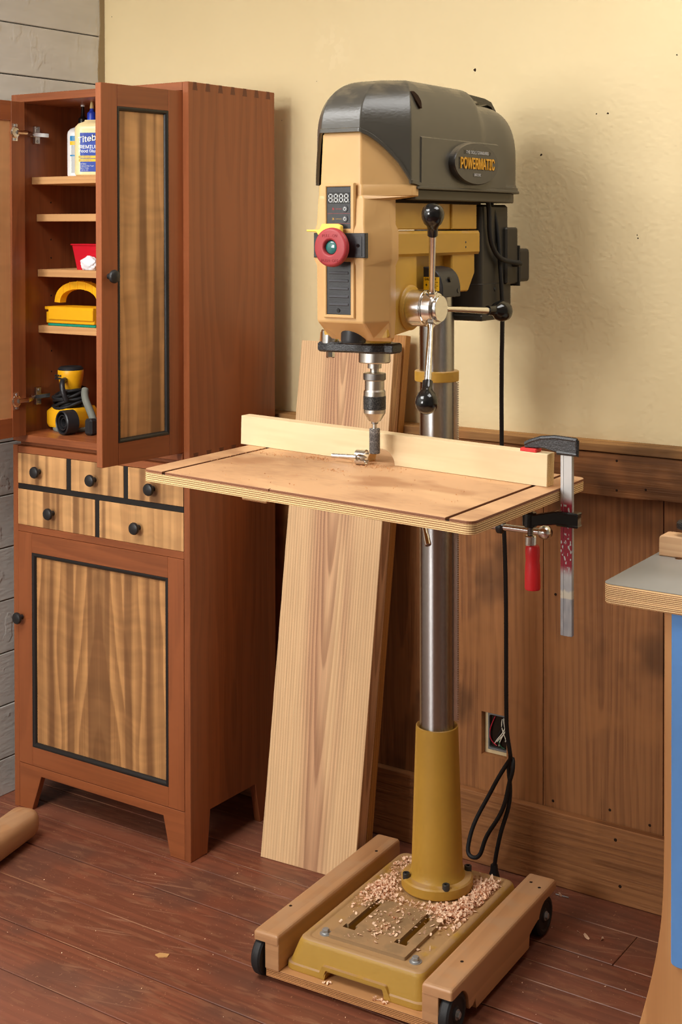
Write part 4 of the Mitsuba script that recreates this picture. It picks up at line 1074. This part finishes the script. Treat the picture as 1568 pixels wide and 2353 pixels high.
part(st, 'pointer', bx(-.106, -.080, -.312, -.285, 1.433, 1.450, .001), 'black_plastic', False, **H)
part(dp, 'quill', Q([(.034, 1.372), (.0342, 1.3490), (.0330, 1.3470), (.0150, 1.3470), (.0148, 1.3350), (.010, 1.3345), (.0094, 1.3300), (.0094, 1.322)]), 'satin_steel', 30, label='ground steel quill', **H)
ck = part(dp, 'chuck', Q([(.0130, 1.3265), (.0225, 1.3245), (.0237, 1.3230), (.0237, 1.3105), (.0207, 1.3085), (.0207, 1.2890), (.0232, 1.2855), (.0235, 1.2755), (.0228, 1.2750), (.0228, 1.2470), (.0235, 1.2465), (.0235, 1.2390), (.0130, 1.2215), (.0085, 1.2205), (.0080, 1.2185)]), 'satin_steel', 24, label='keyless drill chuck', **H)
part(ck, 'knurled_sleeve', Q([(.0236, 1.2752), (.0243, 1.2745), (.0243, 1.2475), (.0236, 1.2468)]), 'knurled', 24, label='dark knurled sleeve', **H)
part(ck, 'top_ring', Q([(.0200, 1.3248), (.0240, 1.3235), (.0242, 1.3225), (.0242, 1.3108), (.0236, 1.3100)]), 'dark_steel', 24, **H)
part(ck, 'jaws', Q([(.0075, 1.2190), (.0075, 1.2160), (.0055, 1.2150)]), 'dark_steel', 24, **H)
sdm = thing('sanding_drum', 'small gritty grey sanding drum held in the chuck', 'sanding drum')
part(sdm, 'spindle', Q([(.0045, 1.2165), (.0045, 1.2065), (.0070, 1.2062), (.0070, 1.2048)]), 'satin_steel', 24, **H)
part(sdm, 'drum', Q([(.0105, 1.2052), (.0115, 1.2045), (.0115, 1.1522), (.0100, 1.1512)]), 'grit', 24, **H)

# ---- power cords
pc = part(dp, 'power_cord', tube(spline([(-1.521, 2.90, 1.695), (-1.510, 2.908, 1.64), (-1.5025, 2.910, 1.557), (-1.499, 2.915, 1.463), (-1.515, 2.945, 1.345), (-1.544, 3.0, 1.128), (-1.541, 3.0, .969), (-1.536, 3.0, .863), (-1.532, 3.0, .703), (-1.5315, 3.0, .543), (-1.532, 3.002, .447), (-1.531, 3.008, .383), (-1.528, 3.016, .335),
    (-1.537, 3.028, .322), (-1.560, 3.030, .286), (-1.594, 3.028, .222), (-1.631, 3.024, .148), (-1.645, 3.018, .096), (-1.640, 3.012, .067), (-1.622, 3.010, .066), (-1.599, 3.012, .108), (-1.570, 3.014, .163), (-1.545, 3.016, .214), (-1.530, 3.018, .278), (-1.524, 3.022, .312), (-1.531, 3.032, .327), (-1.540, 3.036, .315), (-1.539, 3.034, .268), (-1.541, 3.030, .203), (-1.556, 3.026, .150), (-1.568, 3.024, .098), (-1.574, 3.024, .066), (-1.576, 3.024, .05)], 340), .0052, 10), 'black_rubber', 60, label='black power cord hanging in a loop', **{})
part(pc, 'plug', loft([np.array([(-1.577 + a_ * w_, 3.024 + b_ * w_ * .8, z_) for a_, b_ in rrect(-1, 1, -1, 1, .5, 3)]) for w_, z_ in ((.0075, .055), (.0085, .040), (.0100, .036), (.0155, .008), (.0150, .002))]), 'black_rubber', 40)
part(dp, 'motor_cord', tube(spline([(-1.500, 2.845, 1.698), (-1.500, 2.852, 1.66), (-1.500, 2.863, 1.60), (-1.496, 2.890, 1.568), (-1.487, 2.930, 1.555), (-1.477, 2.965, 1.550), (-1.482, 2.975, 1.549)], 60), .0060, 10), 'black_rubber', 60)

# ---- work table of the press
TF = frame((-1.568, 2.422, 1.120), .94, -.0285)
K = dict(xf=TF)
hw, hd = .389, .257
tb = f'{dp}__table'
labels[tb] = {'label': 'plywood work table with hardboard top and two grooves'}
outl = Polygon(roundpoly([(-hw, -hd), (hw, -hd), (hw, hd), (-hw, hd)], [.016, .020, .018, .016], 6))
gl, gr = -.3335, .3365
part(tb, 'plywood', prism(outl, -.0255, -.0055, 'xy', .0008), 'table_ply', False, along=0, **K)
g2 = .0042
for x0, x1 in ((-hw, gl - g2), (gl + g2, gr - g2), (gr + g2, hw)):
    pc_ = outl.intersection(sbox(x0, -1, x1, 1))
    if x0 > gl and x1 < gr: pc_ = pc_.difference(sbox(-.0640, -.26, -.0615, -.250))
    part(tb, 'top_sheet', prism(pc_, -.0055, 0, 'xy', .0006), 'hardboard', False, along=0, **K)
for x_ in (gl, gr):
    part(tb, 'groove', bx(x_ - g2 - .0005, x_ + g2 + .0005, -hd + .0005, hd - .001, -.0058, -.0048, 0), 'dark_gap', False, **K)
part(tb, 'cleat', bx(-.168, -.106, -.205, -.160, -.0440, -.0258, .001), 'table_ply', False, along=0, **K)
part(tb, 'cleat', bx(.128, .212, -.205, -.165, -.0400, -.0258, .001), 'table_ply', False, along=0, **K)
# iron table and bracket beneath it, clamped to the column
iron_ = part(tb, 'iron_table', prism(Polygon(rrect(-.15, .15, -.03, .215, .03, 5)), -.044, -.0260, 'xy', .003), 'cast_gold', 30, **K)
br = part(dp, 'table_bracket', cat(lathe([(.0408, .948), (.062, .950), (.064, .956), (.064, 1.060), (.062, 1.066), (.0408, 1.068)], (colu, colv, 0), n=48), bx(-.045, .045, -.12, -.035, 1.030, 1.075, .006)), 'cast_gold', 30, **H)
part(dp, 'crank', cat(cyl((.050, -.020, .968), (.275, -.020, .968), .0075, 20), lathe([(.0078, .200), (.0125, .203), (.0160, .212), (.0150, .222), (.009, .228), (0, .229)], (.07, -.020, .968), (1, 0, 0), 24)), 'chrome', 40, label='chrome table crank with ball end', **H)
part(dp, 'crank_hub', lathe([(.011, 0), (.0125, .001), (.0125, .024), (.011, .025)], (.184, -.020, .9665), (1, 0, 0), 28) if False else lathe([(.0135, 0), (.0150, .001), (.0150, .0115), (.0135, .0125)], (.170, -.020, .968), (1, 0, 0), 28), 'black_plastic', 30, **H)
part(dp, 'lock_lever', cat(cyl((-.004, -.060, .985), (.030, -.092, .928), .0062, 16), cyl((.021, -.0835, .943), (.033, -.0945, .923), .0075, 16)), 'chrome', 40, label='knurled chrome lock lever', **H)

# ------------------------------------------------------------------ fence, bit, clamp
fe = thing('fence', 'pale birch plywood fence with an arched cutout standing on the press table', 'fence')
fz = .067
arc = np.linspace(math.pi, 0, 20)
fpts = [(-.4105, .0004), (-.0620, .0004)] + [(-.0275 + .0345 * math.cos(q), .0004 + .0325 * math.sin(q)) for q in arc] + [(.366, .0004), (.366, fz), (-.4105, fz)]
part(fe, 'plank', prism(Polygon(fpts), .110, .144, 'xz', .0008), 'birch', False, along=0, seed=0, **K)

bt = thing('forstner_bit', 'small steel forstner bit lying on the press table in front of the fence', 'drill bit')
o = np.array([-.126, .064, .0135]); e = np.array([-.047, .077, .0168]); d = e - o; Lb = np.linalg.norm(d)
part(bt, 'shank', lathe([(.0040, 0), (.0050, .001), (.0050, .0195), (.0046, .0200), (.0046, .0215), (.0050, .022), (.0050, .058), (.009, .060), (.0115, .0615)], o, d, 28), 'chrome', 30, **K)
hx3, hy3, hz3 = axes(d)
def blade(a0, a1, r0, r1, h0, h1):
    an = np.linspace(a0, a1, 14)
    return loft([np.array([o + hz3 * hh + rr0 * (math.cos(q) * hx3 + math.sin(q) * hy3) for rr0, hh in ((r0, h0), (r1, h0), (r1, h1), (r0, h1))]) for q in an])
part(bt, 'cutter', cat(blade(.3, 2.6, .0145, .0168, .060, .082), blade(3.44, 5.74, .0145, .0168, .060, .082), blade(.25, 2.7, .001, .0165, .064, .068), blade(3.4, 5.8, .001, .0165, .070, .0735), lathe([(.006, .06), (.005, .074), (.0005, .084)], o, d, 16)), 'chrome', 30, **K)

cp_ = thing('bar_clamp', 'steel bar clamp with red handle holding the right end of the fence', 'clamp')
cy = 2.553
def cxz(pts, y0, y1, c=.002, **k): return prism(Polygon(pts), y0, y1, 'xz', c)
part(cp_, 'bar', diff(bx(-1.1790, -1.1530, cy - .005, cy + .005, .8105, 1.1965, .0012), bx(-1.1722, -1.1598, cy - .008, cy - .0040, .80, 1.185, 0)), 'clamp_bar', False, label='grooved steel bar with red paint')
hp_ = roundpoly([(-1.2600, 1.1905), (-1.245, 1.1985), (-1.222, 1.2065), (-1.190, 1.2105), (-1.143, 1.2085), (-1.1425, 1.1790), (-1.186, 1.1805), (-1.215, 1.1870), (-1.240, 1.1855), (-1.258, 1.1845)], .003, 2)
hd_ = part(cp_, 'fixed_jaw', cat(cxz(hp_, cy - .0075, cy + .0075), tube(np.array([(x, cy - .0035, z) for x, z in np.vstack([hp_[2:14], ])]), .0052, 8), tube(np.array([(-1.143, cy - .004, 1.2085), (-1.1425, cy - .004, 1.180), (-1.186, cy - .004, 1.1810)]), .0050, 8)), 'cast_black', 30, label='black cast jaw')
part(cp_, 'jaw_pad', bx(-1.2655, -1.2290, cy - .013, cy + .013, 1.1770, 1.1850, .0015), 'red_pad', False, label='red jaw pad')
arm = roundpoly([(-1.262, 1.0480), (-1.236, 1.0490), (-1.190, 1.0610), (-1.139, 1.0605), (-1.1395, 1.0340), (-1.186, 1.0345), (-1.236, 1.0265), (-1.262, 1.0230)], .003, 2)
part(cp_, 'sliding_jaw', cat(cxz(arm, cy - .0105, cy + .0105), cyl((-1.2480, cy, 1.0215), (-1.2480, cy, 1.0515), .0135, 24, .002), bx(-1.186, -1.1385, cy - .012, cy + .012, 1.0560, 1.0625, .002), bx(-1.186, -1.1385, cy - .012, cy + .012, 1.0325, 1.0385, .002)), 'gloss_black', 30, label='black sliding jaw')
thr = [(.0052, .985)]
for k in range(26): thr += [(.0052, .986 + k * .0037), (.0064, .9875 + k * .0037)]
part(cp_, 'screw', lathe(thr + [(.0050, 1.0805)], (-1.2480, cy, 0), n=20), 'dark_steel', False)
part(cp_, 'swivel', lathe([(.006, 1.0775), (.0120, 1.0790), (.0120, 1.0835), (.0105, 1.0845)], (-1.2480, cy, 0), n=24), 'gloss_black', 30)
part(cp_, 'ferrule', lathe([(.0115, .984), (.0118, .986), (.0118, 1.002), (.0105, 1.004)], (-1.2470, cy, 0), n=28), 'chrome', 30)
part(cp_, 'handle', lathe([(.0, .8925), (.0150, .8935), (.0163, .8965), (.0160, .925), (.0152, .945), (.0140, .953), (.0150, .962), (.0150, .975), (.0135, .983), (.0120, .9845)], (-1.2430, cy, 0), n=36), 'red_plastic', 50, label='red plastic handle')

# ------------------------------------------------------------------ mobile base under the press
mb = thing('mobile_base', 'low maple and plywood dolly on black wheels carrying the drill press', 'dolly')
D = dict(xf=DW)
part(mb, 'deck', bx(-.2225, .1985, -.376, .1700, .0115, .0300, .0006), 'deck_ply', False, along=0, label='plywood deck', **D)
zt_ = .1085


def rail_mesh(ui0, ui1, uo0, uo1):
    r = .0075
    q0, q1 = min(ui0, uo0), max(ui1, uo1)
    a0, a1 = -.3800, .1715
    top = loft([np.c_[rrect(q0 + e, q1 - e, a0 - .002 + e, a1 - .0 - e, .006, 3), np.full(16, z)] for e, z in ((.0, .0872), (.0, zt_ - r), (.0008, zt_ - .0045), (.0028, zt_ - .0018), (.0058, zt_ - .0003), (.0085, zt_))])
    inner = bx(ui0, ui1, a0, a1 - .001, .0300, .0885, .0012)
    c1 = [(-.349 + .045 * math.cos(q), .0480 + .0405 * math.sin(q)) for q in np.linspace(math.pi * .62, 0, 12)]
    outer = [(-.3795, .0885), (-.3795, .0868)] + c1 + [(-.3000, .0330), (-.2840, .0330)] + [(-.2840 + .012 * math.sin(q), .0330 + .010 * q / 1.57) for q in (.4, .8, 1.2)] + [(-.266, .018), (.0080, .018), (.0120, .046), (.028, .052), (.058, .0590)] + [(.112 + .048 * math.cos(q), .0480 + .0400 * math.sin(q)) for q in np.linspace(math.pi * .92, math.pi * .36, 10)] + [(.1700, .0868), (.1700, .0885)]
    om = prism(Polygon(outer).buffer(0), min(uo0, uo1), max(uo0, uo1), 'yz', .001)
    return cat(top, inner, om)


part(mb, 'rail', rail_mesh(-.2225, -.1870, -.2510, -.2225), 'dolly_maple', 24, along=1, label='thick maple side rail', **D)
part(mb, 'rail', rail_mesh(.1610, .1985, .1985, .2300), 'dolly_maple', 24, along=1, **D)
for u0, s in ((-.2400, -1), (.2150, 1)):
    for v_ in (-.351, .113):
        w = part(mb, 'wheel', lathe([(.012, -.0125), (.030, -.0125), (.0405, -.0115), (.0440, -.007), (.0448, 0), (.0440, .007), (.0405, .0115), (.034, .0125), (.030, .0095), (.016, .0085), (.013, .0115), (.0, .0115)], (u0, v_, .0455), (s, 0, 0), 44), 'black_rubber', 30, label='black rubber wheel', **D)
        part(w, 'axle_bolt', cat(lathe([(.0105, .0112), (.0105, .0128), (.0060, .0130)], (u0, v_, .0455), (s, 0, 0), 24), lathe([(.0075, .0128), (.0075, .0175), (.0060, .0186), (0, .0187)], (u0, v_, .0455), (s, 0, 0), 6)), 'zinc', False, **D)
for u, v_ in ((-.2370, -.255), (-.2040, .080), (.198, -.270), (.212, .110), (.185, .125)):
    part(mb, 'screw_hole', cyl((u, v_, zt_ - .002), (u, v_, zt_ + .0002), .0038, 12, 0), 'nail_hole', False, **D)

# ------------------------------------------------------------------ router table at the right edge
rt = thing('router_table', 'router table with grey top, plywood edge, maple leg and blue panel at the right edge', 'router table')
ro = Polygon(roundpoly([(-1.105, 2.587), (-.30, 2.587), (-.30, 3.06), (-1.105, 3.06)], [.022, .01, .01, .02], 7)).difference(Point(-1.046, 2.866).buffer(.009, 10))
part(rt, 'top_core', prism(ro, .8785, .9185, 'xy', .002), 'router_ply', False, along=0, label='thick plywood core')
part(rt, 'laminate', prism(ro, .9185, .9200, 'xy', .0003), 'laminate', False, label='grey laminate surface')
ly = 2.632
leg = [(-.9905, .8785), (-.9905, .45), (-.9915, .36), (-.9960, .255), (-1.005, .185), (-1.018, .118), (-1.036, .045), (-1.048, 0), (-.55, 0), (-.55, .8785)]
xs_ = CubicSpline([x[1] for x in leg[:8]][::-1], [x[0] for x in leg[:8]][::-1])(np.linspace(.8785, 0, 40))
part(rt, 'leg', prism(Polygon(np.r_[np.c_[xs_, np.linspace(.8785, 0, 40)], leg[8:]]), ly, ly + .025, 'xz', .0012), 'leg_maple', False, along=2, seed=3, label='flared maple leg panel')
part(rt, 'leg', prism(Polygon(np.r_[np.c_[xs_, np.linspace(.8785, 0, 40)], leg[8:]]), 3.02, 3.045, 'xz', .0012), 'leg_maple', False, along=2, seed=5)
part(rt, 'panel', prism(Polygon(roundpoly([(-.9715, .170), (-.9600, .166), (-.56, .166), (-.56, .8785), (-.9715, .8785)], [.006, .006, .001, .001, .001], 3)), ly - .014, ly, 'xz', .002), 'blue_paint', 30, label='blue painted panel')
hb_ = thing('hold_down', 'rounded maple block with a dark screw knob on the grey router table', 'hold-down')
part(hb_, 'block', prism(Polygon(roundpoly([(-1.0925, .9202), (-.90, .9202), (-.90, .9665), (-1.0925, .9665)], [.001, .01, .01, .012], 5)), 2.866, 2.912, 'xz', .003), 'block_maple', 30, along=0)
part(hb_, 'knob', lathe([(.0125, .9660), (.0125, .9800), (.0240, .9825), (.0255, .9865), (.0250, .9945), (.0220, .9985), (.010, 1.0005), (0, 1.0010)], (-1.033, 2.887, 0), n=36), 'knurled', 30, label='dark screw knob')

# ------------------------------------------------------------------ round-ended bar on the floor at the left edge
br_ = thing('wooden_bar', 'round-ended maple bar lying on the floor at the lower left', 'wooden bar')
p0, p1 = np.array([-2.757, 2.588, 0]), np.array([-2.575, 1.86, 0]); dd_ = (p1 - p0) / np.linalg.norm(p1 - p0); sd_ = np.array([-dd_[1], dd_[0], 0])
rg = []
for s, sc in [(.0, .55), (.004, .72), (.010, .86), (.018, .95), (.028, .99), (.04, 1.0), (.70, 1.0)]:
    rg.append([p0 + dd_ * s + sd_ * (a_ * sc) + np.array([0, 0, .044 + b_ * sc]) for a_, b_ in rrect(-.044, .044, -.038, .038, .036, 6)])
part(br_, 'beam', loft(rg), 'dolly_maple', 50, along=1)

# ------------------------------------------------------------------ open electrical box in the wall
ob = thing('outlet_box', 'open metal outlet box with loose wires set into the plank wall', 'outlet box')
ox0, ox1, oz0, oz1 = -1.657, -1.600, .289, .3835
part(ob, 'shell', cat(bx(ox0, ox1, YB - .003, YB - .0008, oz0, oz1, 0) if False else None, prism(sbox(ox0, oz0, ox1, oz1).difference(Polygon(rrect(ox0 + .004, ox1 - .004, oz0 + .0045, oz1 - .0045, .006, 4))), YB - .012, YB - .0006, 'xz', .0006)), 'box_metal', 30)
part(ob, 'interior', bx(ox0 + .002, ox1 - .002, YB - .0016, YB - .0006, oz0 + .002, oz1 - .002, 0), 'dark_gap', False)
rw = np.random.default_rng(5)
for k, (mat_, x0, x1, bow) in enumerate((('wire_red', -1.640, -1.634, -.016), ('wire_white', -1.612, -1.640, .002), ('wire_white', -1.608, -1.634, .004), ('wire_white', -1.615, -1.610, .006), ('wire_white', -1.606, -1.628, -.002), ('wire_green', -1.622, -1.612, -.008), ('black_rubber', -1.618, -1.638, .0), ('wire_white', -1.619, -1.606, .0))):
    zt0, zt1 = .374 - .003 * (k % 3), .300 + .005 * (k % 4)
    if mat_ == 'wire_green': zt0, zt1 = .325, .297
    part(ob, 'wire', tube(spline([(x0, YB - .004, zt0), (x0 + bow * .6, YB - .008, (zt0 * 2 + zt1) / 3), ((x0 + x1) / 2 + bow, YB - .009, (zt0 + zt1 * 2) / 3), (x1, YB - .006, zt1)], 18), .0014, 7), mat_, 60)

# ------------------------------------------------------------------ shavings and dust
def curls(rng, pts, size, zf, flat=.35):
    """one mesh of little curled shavings at the given points."""
    V, Fc = [], []; at = 0
    for x, y, z in pts:
        L = size * rng.uniform(.5, 1.6); w = size * rng.uniform(.18, .5); curl = rng.uniform(.6, 4.2); k = 6
        s = np.linspace(0, 1, k); an = s * curl
        px = np.sin(an) / max(curl, .3) * L; pz_ = (1 - np.cos(an)) / max(curl, .3) * L * rng.uniform(flat, 1)
        R_ = trimesh.transformations.euler_matrix(rng.normal(0, .45), rng.normal(0, .45), rng.uniform(0, 6.3))[:3, :3]
        tap = np.sin(np.clip(s * .9 + .1, 0, 1) * np.pi) * .5 + .5
        a = np.stack([px, -w * tap, pz_], 1) @ R_.T; b = np.stack([px + rng.normal(0, w * .4), w * tap, pz_], 1) @ R_.T
        q = np.stack([a, b], 1).reshape(-1, 3); q[:, 2] -= q[:, 2].min(); q += (x, y, z)
        V.append(q)
        for i in range(k - 1):
            c = at + 2 * i; Fc += [(c, c + 2, c + 1), (c + 1, c + 2, c + 3)]
        at += 2 * k
    return trimesh.Trimesh(np.vstack(V), np.array(Fc), process=False)


rs = np.random.default_rng(21)
P = []
def cloud(n, cu, cv, su, sv, rot, zf=.0965, lim=(-.142, .122, -.320, .115), pile=.006):
    k = 0
    while k < n:
        g = rs.normal(0, 1, 2); c_, s_ = math.cos(rot), math.sin(rot)
        u, v_ = cu + su * g[0] * c_ - sv * g[1] * s_, cv + su * g[0] * s_ + sv * g[1] * c_
        if not (lim[0] < u < lim[1] and lim[2] < v_ < lim[3]): continue
        if math.hypot(u - colu, v_ - colv) < .087: continue
        onpad = -.108 < u < .088 and -.313 < v_ < -.108
        dens = math.exp(-.5 * (g @ g))
        P.append((u, v_, (.1037 if onpad else zf) + rs.uniform(0, pile) * dens)); k += 1
cloud(420, .098, -.035, .020, .058, .0, pile=.012)
cloud(260, .100, .055, .020, .030, .0, pile=.010)
cloud(240, .066, -.085, .022, .020, .6, pile=.010)
cloud(330, -.108, -.060, .020, .045, .0, pile=.012)
cloud(60, -.125, .075, .015, .025, .0)
cloud(50, -.01, -.215, .02, .05, .0, pile=.002)
cloud(45, 0, -.16, .09, .12, 0, pile=.001)
cloud(60, .0, -.088, .07, .006, .05, pile=.004)
pp = np.array(P)
sh = curls(rs, pp, .0092, 0)
ss = thing('wood_shavings', 'pale curled wood shavings heaped on the cast base around the column foot', 'wood shavings')
labels[ss]['kind'] = 'stuff'
put(ss, sh, 'shaving', False, xf=DW)
# fine chips
n = 2200; k = rs.integers(0, len(pp), n)
q = pp[k] + np.c_[rs.normal(0, .012, n), rs.normal(0, .012, n), np.zeros(n)]
ok = (q[:, 0] > -.142) & (q[:, 0] < .122) & (q[:, 1] > -.32) & (q[:, 1] < .115) & (np.hypot(q[:, 0] - colu, q[:, 1] - colv) > .086)
q = q[ok]; q[:, 2] = np.where((q[:, 0] > -.106) & (q[:, 0] < .086) & (q[:, 1] > -.311) & (q[:, 1] < -.110), .1036, .0962)
sw = thing('sawdust', 'fine chips and sawdust scattered over the cast base', 'sawdust'); labels[sw]['kind'] = 'stuff'
put(sw, curls(rs, q, .0026, 0), 'shaving', False, xf=DW)
# on the deck beside the base and along the floor
q = np.r_[np.c_[rs.uniform(-.186, -.178, 30), rs.uniform(-.36, -.05, 30), np.full(30, .0303)], np.c_[rs.normal(.055, .012, 26), rs.normal(-.364, .004, 26), np.full(26, .0303)], np.c_[rs.normal(-.08, .006, 6), rs.normal(-.362, .003, 6), np.full(6, .0303)],
          np.c_[rs.uniform(.06, .15, 40), rs.uniform(.153, .166, 40), np.full(40, .0303)], np.c_[rs.uniform(-.178, -.150, 70), rs.uniform(-.12, .12, 70), np.full(70, .0303) + rs.uniform(0, .03, 70)]]
s2 = thing('wood_shavings', 'stray shavings on the plywood deck beside the cast base', 'wood shavings'); labels[s2]['kind'] = 'stuff'
put(s2, curls(rs, q, .0065, 0), 'shaving', False, xf=DW)
# sawdust on the press table
q = np.r_[np.c_[rs.normal(-.255, .035, 90), rs.normal(.052, .010, 90), np.full(90, .0003)], np.c_[rs.normal(-.165, .022, 160), rs.normal(.075, .012, 160), np.full(160, .0003)], np.c_[rs.normal(-.03, .03, 200), rs.normal(.075, .018, 200), np.full(200, .0003)], np.c_[rs.normal(-.06, .02, 60), rs.normal(-.02, .012, 60), np.full(60, .0003)],
          np.c_[rs.normal(-.33, .003, 60), rs.uniform(-.1, .10, 60), np.full(60, .0003)], np.c_[rs.uniform(-.35, .33, 120), rs.uniform(-.24, .1, 120), np.full(120, .0003)]]
s3 = thing('sawdust', 'specks of brown sawdust on the press table near the bit', 'sawdust'); labels[s3]['kind'] = 'stuff'
put(s3, curls(rs, q, .0024, 0, .1), 'sawdust', False, xf=TF)
# on the floor
for x, y in ((-1.309, 2.935), (-1.290, 2.919), (-1.252, 2.933), (-1.421, 3.066)):
    c_ = thing('wood_chip', {(-1.309): 'pale wood chip on the floor, the highest of three right of the dolly', (-1.290): 'smallest pale chip on the floor right of the dolly', (-1.252): 'rounded brown chip on the floor, rightmost of three by the dolly', (-1.421): 'pale curl of wood on the floor by the nail behind the dolly'}[x], 'wood chip')
    put(c_, curls(rs, [(x, y, .0006)], .012, 0), 'shaving', False)
cc = thing('wood_chip', 'flat tan flake on the open floor left of the dolly', 'wood chip')
put(cc, prism(Polygon([(-2.062, 2.313), (-2.047, 2.309), (-2.032, 2.321), (-2.036, 2.333), (-2.050, 2.328), (-2.058, 2.324)]), .0003, .0022, 'xy'), 'paint_chip', False)
cc = thing('nail', 'bright nail lying on the floor behind the right rail', 'nail')
put(cc, cyl((-1.432, 3.070, .002), (-1.398, 3.071, .002), .0014, 8, .0002), 'zinc', False)
n = 170
q = np.c_[rs.uniform(-2.6, -1.1, n), rs.uniform(1.95, 3.05, n), np.full(n, .0006)]
s4 = thing('sawdust', 'tiny specks of wood scattered over the floor boards', 'sawdust'); labels[s4]['kind'] = 'stuff'
put(s4, curls(rs, q, .0028, 0, .1), 'shaving', False)
